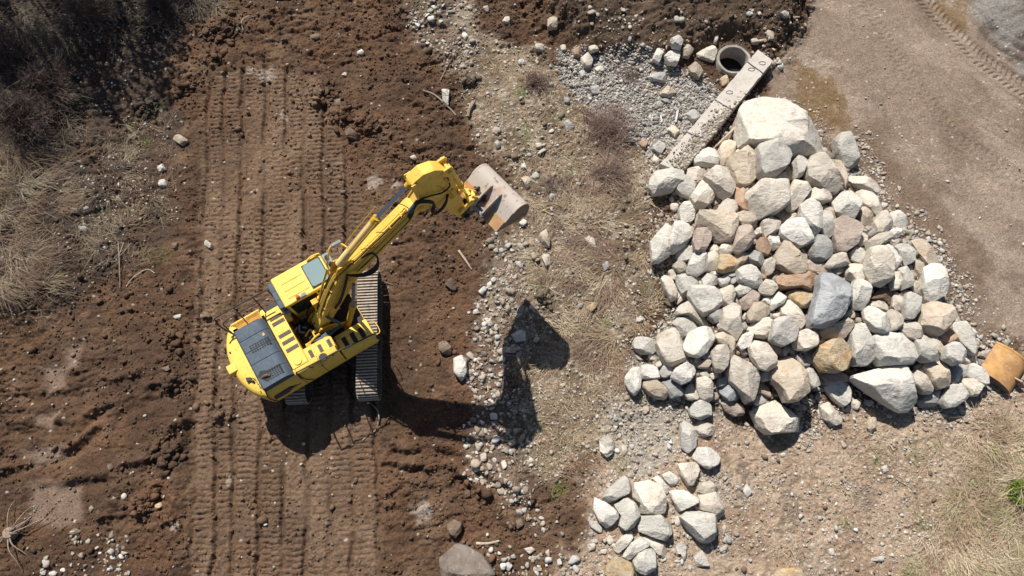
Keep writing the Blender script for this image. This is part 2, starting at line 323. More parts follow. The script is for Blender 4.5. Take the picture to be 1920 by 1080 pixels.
# ------------------------------------------------ building helpers
class MB:
    def __init__(s): s.v = []; s.f = []; s.X = None
    def add(s, vs, fs):
        o = len(s.v)
        for p in vs:
            p = Vector(p); s.v.append(tuple(s.X @ p) if s.X is not None else tuple(p))
        s.f += [tuple(i+o for i in f) for f in fs]; return s
    def box(s, a0, a1, b0, b1, c0, c1):
        s.add([(a0,b0,c0),(a1,b0,c0),(a1,b1,c0),(a0,b1,c0),(a0,b0,c1),(a1,b0,c1),(a1,b1,c1),(a0,b1,c1)],
              [(3,2,1,0),(4,5,6,7),(0,1,5,4),(1,2,6,5),(2,3,7,6),(3,0,4,7)]); return s
    def prism(s, poly, c0, c1, plane='xy'):
        f = {'xy': lambda a, b, c: (a, b, c), 'xz': lambda a, b, c: (a, c, b), 'yz': lambda a, b, c: (c, a, b)}[plane]
        n = len(poly); s.add([f(a, b, c0) for a, b in poly]+[f(a, b, c1) for a, b in poly],
              [tuple(range(n-1, -1, -1)), tuple(range(n, 2*n))]+[(i, (i+1) % n, n+(i+1) % n, n+i) for i in range(n)]); return s
    def cyl(s, p, q, r, n=16, r2=None, cap=True):
        p = Vector(p); q = Vector(q); d = (q-p).normalized(); a = d.orthogonal().normalized(); b = d.cross(a); r2 = r if r2 is None else r2
        vs = [p+(a*math.cos(2*math.pi*i/n)+b*math.sin(2*math.pi*i/n))*r for i in range(n)]+[q+(a*math.cos(2*math.pi*i/n)+b*math.sin(2*math.pi*i/n))*r2 for i in range(n)]
        fs = [(i, (i+1) % n, n+(i+1) % n, n+i) for i in range(n)]
        if cap: fs += [tuple(range(n-1, -1, -1)), tuple(range(n, 2*n))]
        s.add(vs, fs); return s
    def tube(s, pts, r, n=8, smooth=3, r_end=None):
        P = [Vector(p) for p in pts]
        if smooth:
            Q = []
            for i in range(len(P)-1):
                p0 = P[max(i-1, 0)]; p1 = P[i]; p2 = P[i+1]; p3 = P[min(i+2, len(P)-1)]
                for k in range(smooth):
                    t = k/smooth
                    Q.append(0.5*((2*p1)+(-p0+p2)*t+(2*p0-5*p1+4*p2-p3)*t*t+(-p0+3*p1-3*p2+p3)*t**3))
            P = Q+[P[-1]]
        vs = []; fs = []; a = None; N = len(P)
        for i, p in enumerate(P):
            d = (P[min(i+1, N-1)]-P[max(i-1, 0)]).normalized()
            a = d.orthogonal().normalized() if a is None else (a-d*a.dot(d)).normalized()
            b = d.cross(a); rr = r if r_end is None else r+(r_end-r)*i/(N-1)
            vs += [p+(a*math.cos(2*math.pi*k/n)+b*math.sin(2*math.pi*k/n))*rr for k in range(n)]
        for i in range(N-1):
            for k in range(n): fs.append((i*n+k, i*n+(k+1) % n, (i+1)*n+(k+1) % n, (i+1)*n+k))
        fs += [tuple(range(n-1, -1, -1)), tuple(range((N-1)*n, N*n))]
        s.add(vs, fs); return s
    def build(s, name, mat, parent=None, bevel=0.0, smooth=True, ang=35, seg=2):
        me = bpy.data.meshes.new(name); me.from_pydata(s.v, [], s.f); me.update()
        bm = bmesh.new(); bm.from_mesh(me); bmesh.ops.recalc_face_normals(bm, faces=bm.faces); bm.to_mesh(me); bm.free()
        if mat: me.materials.append(mat)
        if smooth:
            me.polygons.foreach_set("use_smooth", [True]*len(me.polygons)); me.set_sharp_from_angle(angle=math.radians(ang))
        o = bpy.data.objects.new(name, me); COL.objects.link(o); o.parent = parent
        if bevel:
            bv = o.modifiers.new("b", 'BEVEL'); bv.width = bevel; bv.segments = seg; bv.limit_method = 'ANGLE'; bv.angle_limit = math.radians(30)
        return o
def tag(o, label=None, cat=None, group=None, kind=None):
    if label: o["label"] = label
    if cat: o["category"] = cat
    if group: o["group"] = group
    if kind: o["kind"] = kind
    return o
def empty(name, loc, rz=0.0):
    o = bpy.data.objects.new(name, None); COL.objects.link(o); o.location = loc; o.rotation_euler = (0, 0, rz); o.empty_display_size = 0.3; return o

def paint(name, col, dirt=(0.16, 0.10, 0.06), amount=0.5, rough=0.42, spec=0.45, fade=0.12):
    m, t, b = nm(name, col, rough, 0, spec); co, r = objco(t, False)
    n1 = noise(t, co, 1.3, 5, 0.6); n2 = noise(t, co, 9, 5, 0.7); n3 = noise(t, co, 40, 3, 0.6)
    c = mix(t, ramp(t, n1, [(0.35, 0.0), (0.7, fade)]), col, tuple(min(1, x*1.25+0.05) for x in col))
    g = ramp(t, n2, [(0.50, 0.0), (0.72, amount)]); c = mix(t, g, c, dirt)
    g2 = ramp(t, n3, [(0.60, 0.0), (0.74, amount*0.7)]); c = mix(t, g2, c, dirt)
    t.links.new(c, b.inputs["Base Color"]); t.links.new(ramp(t, n2, [(0.3, rough), (0.75, min(1.0, rough+0.4))]), b.inputs["Roughness"])
    bump(t, b, n3, 0.003, 0.4); return m
M_YEL = paint("yellow_paint", (0.78, 0.52, 0.085), amount=0.38, fade=0.35)
M_CYL = paint("faded_cylinder_paint", (0.80, 0.56, 0.22), amount=0.3)
M_YEL2 = paint("worn_yellow_paint", (0.66, 0.39, 0.030), amount=0.6)
M_ORG = paint("orange_grille", (0.60, 0.30, 0.03), amount=0.3)
M_BLUE = paint("blue_grey_cover", (0.052, 0.078, 0.108), amount=0.18, rough=0.5)
M_DARK = paint("dark_metal", (0.022, 0.023, 0.026), amount=0.5, rough=0.5)
M_BLK = paint("black_rubber", (0.012, 0.012, 0.014), amount=0.2, rough=0.55)
M_GREY = paint("grey_metal", (0.20, 0.22, 0.25), amount=0.35, rough=0.45)
M_PAD = paint("anti_slip_pad", (0.10, 0.075, 0.055), amount=0.4, rough=0.9)
M_SHOE = paint("track_steel", (0.42, 0.37, 0.31), dirt=(0.13, 0.09, 0.06), amount=0.8, rough=0.6)
M_SHOED = paint("muddy_track_steel", (0.16, 0.125, 0.095), dirt=(0.08, 0.053, 0.036), amount=0.9, rough=0.8)
M_LINK = paint("track_link_steel", (0.05, 0.04, 0.035), amount=0.8, rough=0.8)
M_PIT = paint("oily_engine_bay", (0.012, 0.012, 0.013), amount=0.3, rough=0.5)
M_CHR, _t, _b = nm("chrome_rod", (0.45, 0.47, 0.55), 0.18, 1.0)
M_GLS, _t, _b = nm("tinted_glass", (0.20, 0.28, 0.29), 0.10, 0.0, 0.7)
M_GLD, _t, _b = nm("dark_glass", (0.02, 0.03, 0.03), 0.06, 0.0, 0.7)
M_RED, _t, _b = nm("orange_lens", (0.75, 0.12, 0.02), 0.2, 0.0, 0.6)
def rust(name, a, b_, c3, sc=3.0, streak=None, hard=(0.45, 0.6), chip=(0.55, 0.68)):
    m, t, b = nm(name, a, 0.75, 0, 0.3); co, r = objco(t, False)
    if streak:
        mp = nd(t, "Mapping"); mp.inputs["Scale"].default_value = streak; t.links.new(co, mp.inputs[0]); co2 = mp.outputs[0]
    else: co2 = co
    n1 = noise(t, co2, sc, 6, 0.65); n2 = noise(t, co, sc*4, 4, 0.6)
    c = mix(t, ramp(t, n1, [(hard[0], 0.0), (hard[1], 1.0)]), a, b_); c = mix(t, ramp(t, n2, [(chip[0], 0.0), (chip[1], 0.8)]), c, c3)
    t.links.new(c, b.inputs["Base Color"]); bump(t, b, n2, 0.006, 0.5); return m
M_BKT = rust("scuffed_bucket_steel", (0.44, 0.385, 0.335), (0.33, 0.19, 0.12), (0.20, 0.145, 0.11), 1.1, None, (0.50, 0.66), (0.60, 0.64))
M_BKR = rust("orange_rust", (0.42, 0.15, 0.06), (0.50, 0.25, 0.10), (0.35, 0.16, 0.08), 3.0)
M_BKS = rust("bucket_side_steel", (0.17, 0.13, 0.11), (0.22, 0.16, 0.12), (0.08, 0.06, 0.05), 3.0)

# ------------------------------------------------ the excavator
EX, EY, EA = -6.3, 5.4, math.radians(32.0)
EZ = H1(-6.1, 5.3)+0.02
ex = empty("excavator", (EX, EY, EZ), EA)
tag(ex, "yellow crawler excavator standing on its own track prints with boom and bucket raised", "excavator")
FW = Vector((math.cos(EA), math.sin(EA), 0)); LF = Vector((-math.sin(EA), math.cos(EA), 0))
def toloc(x, y, z): p = Vector((x-EX, y-EY, 0)); return Vector((p.dot(FW), p.dot(LF), z-EZ))
# undercarriage, turned against the house
tw = math.radians(93.0)-EA; UC = Matrix.Translation(toloc(-6.1, 5.3, EZ)) @ Matrix.Rotation(tw, 4, 'Z')
def stadium(L, r, n):
    """points and tangent angles evenly along a track loop"""
    st = L-2*r; per = 2*st+2*math.pi*r; out = []
    for i in range(n):
        s = per*i/n
        if s < st: out.append((-st/2+s, r, 0.0))
        elif s < st+math.pi*r: a = (s-st)/r; out.append((st/2+math.sin(a)*r, math.cos(a)*r, -a))
        elif s < 2*st+math.pi*r: out.append((st/2-(s-st-math.pi*r), -r, -math.pi))
        else: a = (s-2*st-math.pi*r)/r; out.append((-st/2-math.sin(a)*r, -math.cos(a)*r, -math.pi-a))
    return out
for sy in (-1, 1):
    yc = sy*1.19; zc = 0.47
    mb = MB(); lk = MB(); gs = MB(); mb.X = UC; lk.X = UC
    for (x, z, a) in stadium(4.45, 0.42, 48):
        R = UC @ Matrix.Translation((x, yc, zc+z)) @ Matrix.Rotation(-a, 4, 'Y')
        mb.X = R; mb.box(-0.098, 0.098, -0.35, 0.35, 0.0, 0.018)
        gs.X = R
        for g, hh in ((-0.078, 0.060), (0.025, 0.060)): gs.box(g-0.018, g+0.018, -0.348, 0.348, 0.022, hh)
        lk.X = R
        for w in (-0.11, 0.11): lk.box(-0.095, 0.095, w-0.025, w+0.025, -0.10, -0.002)
    tr = mb.build("track", M_SHOED, ex, 0.003); gs.build("track_grousers", M_SHOE, tr)
    lk.build("track_chain", M_LINK, tr)
    fr = MB(); fr.X = UC; fr.prism([(-1.8,-0.16),(1.75,-0.16),(1.85,0.0),(1.6,0.22),(-1.6,0.22),(-1.9,0.0)], yc-0.17, yc+0.17, 'xz'); 
    for i in range(len(fr.v)): fr.v[i] = (fr.v[i][0], fr.v[i][1], fr.v[i][2]+zc)
    tf = fr.build("track_frame", M_LINK, ex, 0.02)
    for x in np.linspace(-1.5, 1.5, 8):
        ro = MB(); ro.X = UC; ro.cyl((x, yc-0.2, zc-0.25), (x, yc+0.2, zc-0.25), 0.09, 14); ro.build("roller", M_LINK, tf)
    for x in (-0.7, 0.7):
        ro = MB(); ro.X = UC; ro.cyl((x, yc-0.15, zc+0.27), (x, yc+0.15, zc+0.27), 0.07, 14); ro.build("roller", M_LINK, tf)
    sp = MB(); sp.X = UC; sp.cyl((-1.8, yc-0.09, zc), (-1.8, yc+0.09, zc), 0.34, 24).cyl((-1.8, yc-0.2, zc), (-1.8, yc+0.2, zc), 0.2, 18); sp.build("sprocket", M_LINK, ex, 0.01)
    sp = MB(); sp.X = UC; sp.cyl((1.8, yc-0.1, zc), (1.8, yc+0.1, zc), 0.31, 24); sp.build("idler", M_LINK, ex, 0.01)
mb = MB(); mb.X = UC; mb.box(-0.8, 0.8, -0.95, 0.95, 0.45, 0.78); mb.prism([(0.4,-1.0),(1.3,-1.0),(0.7,0.0),(1.3,1.0),(0.4,1.0)], 0.42, 0.72).prism([(-0.4,-1.0),(-0.4,1.0),(-1.3,1.0),(-0.7,0.0),(-1.3,-1.0)], 0.42, 0.72)
mb.build("chassis", M_LINK, ex, 0.02)
MB().cyl((0,0,0.7), (0,0,1.05), 0.62, 36).build("slewing_ring", M_DARK, ex, 0.01)
# house
hf = MB().prism([(-2.45,-1.34),(1.3,-1.34),(1.3,1.36),(-2.45,1.36)], 1.03, 1.17).build("house_frame", M_YEL2, ex, 0.01)
arc = []
for i in range(17):
    v = 1.37-2.74*i/16; arc.append((-2.99+0.50*abs(v/1.37)**2.6, v))
cwp = [(-2.40, -1.37), (-2.40, 1.37)]+arc
def inset(P, d):
    cx = sum(p[0] for p in P)/len(P); 
    return [(-2.40 if abs(p[0]+2.40) < 1e-6 else p[0]+d, p[1]*(1-d/1.37)) for p in P]
rings = [(1.02, 0.10), (1.12, 0.02), (1.5, 0.0), (1.95, 0.0), (2.08, 0.04), (2.145, 0.12), (2.17, 0.24)]
mb = MB(); n = len(cwp)
vs = [(a, b, z) for z, d in rings for a, b in inset(cwp, d)]
fs = [(k*n+i, k*n+(i+1) % n, (k+1)*n+(i+1) % n, (k+1)*n+i) for k in range(len(rings)-1) for i in range(n)]+[tuple(range(n-1, -1, -1)), tuple(range((len(rings)-1)*n, len(rings)*n))]
mb.add(vs, fs); cw = mb.build("counterweight", M_YEL, ex, 0, True, 40)
MB().box(-3.10, -2.80, -0.13, 0.17, 1.86, 2.19).build("lifting_block", M_YEL, cw, 0.03)
mb = MB().prism([(-2.72,-0.64),(-2.58,-0.66),(-2.55,-0.56),(-2.70,-0.48)], 2.172, 2.24); mb.cyl((-2.60,-0.64,2.2), (-2.52,-0.74,2.23), 0.035); mb.build("camera_housing", M_DARK, cw, 0.01)
MB().cyl((-2.78,0.52,2.14), (-2.78,0.52,2.185), 0.028, 12).build("plug", M_DARK, cw)
MB().cyl((-2.50,-1.10,2.16), (-2.50,-1.10,2.182), 0.016, 10).build("plug", M_DARK, cw)
mb = MB()
for k, (a, b, w, hgt) in enumerate([(-2.47,-0.66,.012,.05),(-2.46,-0.72,.03,.012),(-2.47,-0.80,.012,.04),(-2.46,-0.87,.04,.012),(-2.455,-0.93,.02,.02),(-2.45,-1.0,.03,.012)]): mb.box(a-w, a+w, b-hgt/2, b+hgt/2, 2.171, 2.176)
mb.build("worn_lettering", M_DARK, cw)
# right flank: panel with louvre decal
sp_ = [(-1.36,1.17),(-1.36,1.78),(-1.30,1.98),(-1.20,2.12),(-1.08,2.15),(-1.04,2.15),(-1.04,1.17)]
rs = MB().prism(sp_, -2.395, 0.12, 'yz').build("right_side_panel", M_YEL, ex, 0.015)
mb = MB()
for u in (-1.28, -0.52): mb.box(u-0.006, u+0.006, -1.366, -1.02, 1.2, 2.153)
mb.build("panel_seam", M_DARK, rs)
mb = MB().prism([(-2.37,1.40),(-2.30,1.80),(-1.72,1.84),(-1.48,1.62),(-1.40,1.55),(-1.62,1.50),(-1.86,1.36)], -1.366, -1.355, 'xz'); dc = mb.build("side_louvre", M_DARK, rs)
mb = MB()
for k in range(3): mb.box(-2.30+0.02*k, -1.70, -1.369, -1.36, 1.52+0.085*k, 1.535+0.085*k)
mb.build("louvre_slat", M_GREY, dc)
MB().prism([(-1.92,1.38),(-1.58,1.40),(-1.48,1.58),(-1.66,1.60)], -1.370, -1.36, 'xz').build("side_stripe", M_YEL2, rs)
ls = MB().prism([(1.36,1.17),(1.36,1.80),(1.30,2.05),(1.2,2.12),(1.08,2.12),(1.08,1.17)], -2.395, -0.5, 'yz').build("left_side_panel", M_YEL, ex, 0.015)
MB().box(-1.28, -0.80, 1.14, 1.29, 2.123, 2.128).build("vent_slot", M_DARK, ls)
# toolbox with three black treads
tb = MB().prism([(-1.365,1.17),(-1.365,1.40),(-1.30,1.58),(-1.20,1.70),(-1.12,1.72),(-0.62,1.72),(-0.62,1.17)], 0.18, 1.36, 'yz').build("toolbox", M_YEL, ex, 0.03, seg=3)
for u in (0.44, 0.74, 1.04): MB().box(u-0.075, u+0.075, -1.17, -0.80, 1.722, 1.735).build("step_tread", M_BLK, tb, 0.004)
# decks
dk = MB().box(-1.34, -0.80, -1.04, 1.08, 1.9, 2.17).build("rear_deck", M_YEL, ex, 0.02)
MB().box(-0.80, -0.62, 0.50, 1.08, 1.9, 2.14).build("deck_step", M_YEL, ex, 0.02)
rd = MB().prism([(-0.80,-1.04),(0.16,-1.04),(0.16,-0.66),(0.0,-0.60),(-0.80,-0.60)], 1.8, 2.13).build("right_deck", M_YEL, ex, 0.02)
MB().cyl((-1.08,-0.86,2.16), (-1.08,-0.86,2.20), 0.13, 24).build("tank_lid", M_YEL, rd, 0.01)
def pad(name, cu, cv, lu, lv, z, parent):
    p = MB().box(cu-lu/2, cu+lu/2, cv-lv/2, cv+lv/2, z, z+0.012).build(name, M_PAD, parent)
    d = MB(); nu = max(2, int(round(lu/0.075))); nv = max(2, int(round(lv/0.075)))
    for i in range(nu):
        for j in range(nv):
            d.box(cu-lu/2+(i+.5)*lu/nu-.010, cu-lu/2+(i+.5)*lu/nu+.010, cv-lv/2+(j+.5)*lv/nv-.010, cv-lv/2+(j+.5)*lv/nv+.010, z+0.012, z+0.017)
    d.build("grip_studs", M_GREY, p)
for cv in (0.80, 0.60, 0.14, -0.12, -0.40): pad("step_pad", -1.04, cv, 0.42, 0.12, 2.172, dk)
for cu in (-0.62, -0.29, 0.03): pad("step_pad", cu, -0.86, 0.12, 0.26, 2.132, rd)
mb = MB().cyl((-0.35,-1.17,2.12), (-0.35,-1.17,2.19), 0.13, 20).box(-0.48,-0.22,-1.24,-1.10,2.11,2.165); mb.build("air_intake", M_DARK, ex, 0.01)
# engine cover
nP = 5; u0, u1, v0, v1 = -2.38, -1.36, -1.20, 0.95
def hoodprof(zt): return [(u0,2.15),(u0+0.01,zt-0.06),(u0+0.06,zt),(u1-0.28,zt),(u1-0.14,zt-0.035),(u1-0.05,zt-0.12),(u1,zt-0.24),(u1,2.05),(u0,2.05)]
hd = None
for k in range(nP):
    a = v0+(v1-v0)*k/nP+0.006; b = v0+(v1-v0)*(k+1)/nP-0.006
    mb = MB().prism(hoodprof(2.46), a, b, 'xz')
    if k == 0: hd = mb
    else: hd.add(mb.v, mb.f)
hd.prism(hoodprof(2.445), v0+0.01, v1-0.01, 'xz')
hood = hd.build("engine_cover", M_BLUE, ex, 0.018, seg=3)
def vent(cu, cv, nu, nv, du, dv, skew=0.0):
    mb = MB()
    for i in range(nu):
        for j in range(nv):
            a = cu+(i-(nu-1)/2)*du; b = cv+(j-(nv-1)/2)*dv; mb.box(a-du*0.38, a+du*0.38, b-dv*0.33, b+dv*0.33, 2.455, 2.4635)
    mb.build("vent_grid", M_BLK, hood)
vent(-1.80, 0.13, 8, 4, 0.084, 0.072); vent(-1.78, -0.88, 6, 5, 0.080, 0.070)
MB().box(-1.60,-1.53,0.33,0.43,2.461,2.4645).build("warning_sticker", M_ORG, hood)
mb = MB().prism([(-2.30,-0.72),(-2.16,-0.62),(-2.02,-0.68),(-1.96,-0.86),(-2.02,-1.0),(-2.10,-1.06),(-2.24,-0.88)], 2.45, 2.465); mu = mb.build("exhaust_recess", M_BLK, hood)
MB().tube([(-2.22,-0.84,2.42),(-2.13,-0.84,2.47),(-2.04,-0.86,2.475),(-1.97,-0.90,2.45)], 0.055, 16).build("exhaust_pipe", rust("exhaust_rust", (0.10,0.07,0.055), (0.14,0.09,0.06), (0.05,0.04,0.03)), hood)
# radiator grille beside the cover
gr = MB().box(-2.36,-1.42,0.97,1.30,2.05,2.10).build("grille_box", M_BLK, ex)
mb = MB()
for k in range(7): b = 1.01+k*0.045; mb.box(-2.34,-1.44,b-0.010,b+0.010,2.10,2.135)
for a in (-2.36,-1.91,-1.44): mb.box(a-0.012,a+0.012,0.98,1.31,2.10,2.142)
mb.build("grille_bars", M_ORG, gr)
MB().box(-2.39,-1.40,1.30,1.352,2.05,2.15).build("grille_edge", M_YEL, gr, 0.008)
# cab
CU0, CU1, CV0, CV1, CZ = -0.50, 1.30, 0.60, 1.62, 3.0
cabp = [(CU0,1.17),(CU0,CZ-0.08),(1.16,CZ-0.08),(1.34,2.1),(1.30,1.17)]
cab = MB().prism(cabp, CV0, CV1, 'xz').build("cab", M_YEL, ex, 0.03, seg=3)
MB().prism([(CU0-.02,CV0-.03),(1.20,CV0-.03),(1.20,CV1+.03),(CU0-.02,CV1+.03)], CZ-0.08, CZ).build("cab_roof", M_YEL, cab, 0.04, seg=3)
mb = MB()
for cv in (0.86, 1.12, 1.38): mb.box(-0.30, 0.42, cv-0.09, cv+0.09, CZ, CZ+0.014)
mb.build("roof_rib", M_YEL, cab, 0.007)
sk = MB().box(0.50,1.14,0.66,1.52,CZ,CZ+0.035).build("roof_hatch_frame", M_DARK, cab, 0.015)
MB().prism([(0.53,0.74),(0.60,0.69),(1.06,0.69),(1.11,0.76),(1.11,1.44),(1.06,1.49),(0.60,1.49),(0.53,1.44)], CZ+0.035, CZ+0.05).build("hatch_glass", M_GLS, sk, 0.006)
MB().tube([(0.75,1.58,CZ+.03),(0.95,1.62,CZ+.07),(1.2,1.60,CZ+.03)], 0.028).build("hatch_handle", M_YEL, cab)
mb = MB().box(-0.40, 0.50, CV0-0.004, CV0+0.02, 1.95, 2.80); mb.prism([(0.56,1.6),(0.56,2.80),(1.08,2.80),(1.20,2.1),(1.18,1.6)], CV0-0.004, CV0+0.02, 'xz'); mb.build("side_window", M_GLD, cab)
mb = MB().box(-0.40, 0.50, CV1-0.02, CV1+0.004, 1.95, 2.80); mb.prism([(0.56,1.6),(0.56,2.80),(1.08,2.80),(1.20,2.1),(1.18,1.6)], CV1-0.02, CV1+0.004, 'xz'); mb.build("side_window", M_GLD, cab)
MB().add([(1.165,CV0+.07,2.86),(1.165,CV1-.07,2.86),(1.345,CV1-.07,2.12),(1.345,CV0+.07,2.12),(1.15,CV0+.07,2.86),(1.15,CV1-.07,2.86),(1.33,CV1-.07,2.12),(1.33,CV0+.07,2.12)],
         [(0,1,2,3),(7,6,5,4),(0,4,5,1),(1,5,6,2),(2,6,7,3),(3,7,4,0)]).build("windscreen", M_GLD, cab)
lb = MB().box(1.20,1.46,1.0,1.60,2.74,2.86).build("front_visor", M_GREY, cab, 0.03)
for cv in (1.16, 1.42): MB().cyl((1.30,cv,2.86), (1.38,cv,2.90), 0.075, 16).build("work_light", M_DARK, lb, 0.01)
bb = MB().box(-0.70,-0.52,0.62,1.58,2.62,2.94).build("rear_lamp_box", M_BLUE, cab, 0.04, seg=3)
mb = MB()
for cv in (0.94, 1.26): mb.box(-0.705,-0.515,cv-.008,cv+.008,2.7,2.945)
mb.build("box_seam", M_BLK, bb)
MB().box(-0.66,-0.50,0.46,0.60,2.55,2.72).build("air_filter", M_GREY, cab, 0.03)
bc = MB().box(-0.10,0.10,0.585,0.66,CZ,CZ+0.05); bc.box(0.10,0.24,0.58,0.70,CZ+0.0,CZ+0.07); bcn = bc.build("beacon_bracket", M_GREY, cab, 0.01)
MB().cyl((-0.02,0.64,CZ+.05), (-0.02,0.64,CZ+.17), 0.062, 20, 0.052).build("beacon", M_RED, cab, 0.015)
mb = MB(); mb.tube([(1.30,1.66,2.7),(1.50,1.78,2.75),(1.56,1.80,2.6)], 0.012); mb.box(1.52,1.56,1.72,1.90,2.35,2.65); mb.build("mirror", M_DARK, cab)
mb = MB(); mb.tube([(1.2,1.5,3.0),(1.32,1.62,3.1),(1.5,1.78,3.25)], 0.006, smooth=0); mb.build("aerial", M_DARK, cab)
# handrails
def rail(name, pts, r=0.023, mat=M_DARK, par=ex): return MB().tube(pts, r, 8, 4).build(name, mat, par)
rail("handrail", [(-2.40,0.95,2.15),(-2.55,1.20,2.6),(-2.56,1.42,2.88),(-2.45,1.47,2.9),(-1.6,1.47,2.9),(-0.85,1.45,2.9),(-0.74,1.36,2.86),(-0.72,1.1,2.5),(-0.75,1.05,2.15)])
rail("handrail", [(-2.42,0.98,2.15),(-2.46,1.18,2.45),(-2.40,1.34,2.6),(-1.6,1.36,2.62),(-0.9,1.33,2.6)], 0.018)
for u in (-1.9, -1.25): rail("rail_post", [(u,1.08,2.12),(u,1.35,2.6),(u,1.47,2.9)], 0.018)
rail("handrail", [(-1.26,-1.30,2.1),(-1.22,-1.33,2.62),(-1.14,-1.34,2.70),(-0.7,-1.36,2.70),(0.0,-1.40,2.70),(0.30,-1.42,2.68),(0.9,-1.40,2.4),(1.36,-1.40,2.3),(1.40,-1.38,1.9),(1.36,-1.36,1.5)])
for u, z in ((-0.78,2.69),(-0.05,2.69),(0.28,2.66)): rail("rail_post", [(u,-1.24,2.0),(u,-1.34,2.4),(u,-1.38,z)], 0.018)
rail("step_bar", [(1.36,-1.25,1.6),(1.55,-1.2,1.55),(1.55,-0.8,1.5),(1.36,-0.75,1.6)], 0.015, M_YEL2)
rail("hose", [(-2.36,-1.22,2.2),(-2.42,-1.36,2.0),(-2.42,-1.385,1.6),(-2.38,-1.375,1.2)], 0.014, M_BLK)
rail("hose", [(-1.26,-1.22,2.17),(-1.24,-1.34,1.98),(-1.18,-1.378,1.6),(-1.05,-1.372,1.25)], 0.014, M_BLK)
rail("hose", [(-2.66,-0.62,2.2),(-2.52,-0.60,2.2),(-2.46,-0.82,2.19),(-2.44,-1.05,2.18)], 0.009, M_BLK)
# open bay in the middle
MB().box(-0.79,1.28,-0.60,0.58,1.17,1.30).build("bay_floor", M_PIT, ex)
mb = MB(); R_ = random.Random(3)
mb.box(-0.70,-0.30,-0.35,0.30,1.3,1.72).box(-0.22,0.02,-0.42,0.10,1.3,1.80)
mb.build("valve_block", M_PIT, ex, 0.02)
mb = MB()
for k in range(9):
    a = (-0.75+R_.random()*0.8, -0.5+R_.random()*0.95, 1.55+R_.random()*0.35); b = (a[0]+R_.uniform(-.1,.45), a[1]+R_.uniform(-.35,.35), a[2]+R_.uniform(-.1,.2)); c = ((a[0]+b[0])/2, (a[1]+b[1])/2, max(a[2], b[2])+0.12)
    MB().tube([a, c, b], 0.022).build("bay_hose", M_BLK, ex)
mb = MB()
for k in range(8):
    a = Vector((-0.70+R_.random()*0.75, -0.45+R_.random()*0.85, 1.85+R_.random()*0.12)); d = Vector((R_.uniform(-1,1), R_.uniform(-1,1), 0.1)).normalized()*R_.uniform(.08,.22); MB().cyl(a, a+d, R_.uniform(.015,.035), 10).build("pipe_fitting", M_GREY, ex)
mb = MB()
mb.tube([(-0.62,-0.52,2.0),(-0.30,-0.44,2.08),(-0.1,-0.42,2.1)], 0.04).tube([(-0.55,-0.2,1.95),(-0.3,-0.1,2.0),(-0.28,-0.45,2.05)], 0.03).box(-0.66,-0.5,-0.56,-0.46,1.8,2.05).cyl((-0.2,-0.25,1.85),(-0.2,-0.25,2.1),0.05,12)
mb.build("bay_pipes", M_YEL2, ex)
# boom bracket
for v in (-0.30, 0.30): MB().prism([(-0.45,1.17),(-0.28,1.75),(0.0,2.12),(0.30,2.0),(0.75,1.45),(0.85,1.17)], v-0.035, v+0.035, 'xz').build("boom_bracket", M_YEL2, ex, 0.01)
# boom
bp = [(-0.10,1.70),(0.12,1.62),(0.55,2.20),(1.20,3.15),(1.90,4.10),(2.35,4.50),(3.2,5.15),(4.15,5.92),(4.42,6.12),(4.50,6.32),(4.36,6.46),(4.10,6.42),(3.0,5.68),(2.3,5.25),(1.75,4.98),(1.35,4.62),(0.75,3.60),(0.05,2.20),(-0.16,1.90)]
boom = MB().prism(bp, -0.20, 0.20, 'xz').build("boom", M_YEL, ex, 0.015)
MB().prism([(1.30,4.62),(1.40,4.95),(1.56,5.26),(1.74,5.28),(1.86,5.06)], -0.17, -0.11, 'xz').prism([(1.30,4.62),(1.40,4.95),(1.56,5.26),(1.74,5.28),(1.86,5.06)], 0.11, 0.17, 'xz').cyl((1.64,-0.19,5.18),(1.64,0.19,5.18),0.05).build("cylinder_bracket", M_YEL2, boom, 0.01)
mb = MB()
for v in (-0.203, 0.203): mb.cyl((0.02,v-0.02,1.86),(0.02,v+0.02,1.86),0.14,20); mb.cyl((1.72,v-0.03,4.35),(1.72,v+0.03,4.35),0.12,20); mb.cyl((4.36,v-0.03,6.28),(4.36,v+0.03,6.28),0.11,20)
mb.build("pin_boss", M_YEL2, boom, 0.01)
# steel lines and hoses along the boom
mb = MB()
for j, v in enumerate((-0.05,-0.115)):
    mb.tube([(0.15,v,2.55),(0.70,v,3.68),(1.28,v,4.70),(1.70,v,5.08),(2.3,v,5.34),(3.0,v,5.77),(4.0,v,6.44)], 0.020, 8)
for j, z in enumerate((0.06,0.13,0.20)):
    mb.tube([(1.95,-0.235,4.82-z),(2.6,-0.235,5.30-z),(3.4,-0.235,5.86-z),(4.05,-0.235,6.32-z)], 0.022, 8)
    mb.tube([(0.35,-0.222,2.45-z),(0.9,-0.222,3.42-z),(1.5,-0.222,4.35-z)], 0.018, 8)
mb.build("boom_pipes", M_YEL, boom)
MB().tube([(0.3,-0.165,2.85),(0.72,-0.165,3.70),(1.30,-0.165,4.70),(1.72,-0.17,5.06),(2.3,-0.165,5.33),(3.0,-0.17,5.77),(3.7,-0.16,6.24),(4.0,-0.22,6.5)], 0.018, 8).build("boom_hose", M_BLK, boom)
MB().tube([(2.0,-0.255,4.70),(2.6,-0.26,5.08),(3.3,-0.255,5.56),(3.95,-0.26,6.05),(4.15,-0.28,6.5)], 0.020, 8).build("boom_hose", M_BLK, boom)
mb = MB()
for (u, z) in ((0.5,3.1),(1.0,4.05),(2.0,5.12),(2.6,5.47),(3.4,6.0),(3.8,6.28)): mb.box(u-0.03,u+0.03,-0.20,0.0,z-0.02,z+0.045)
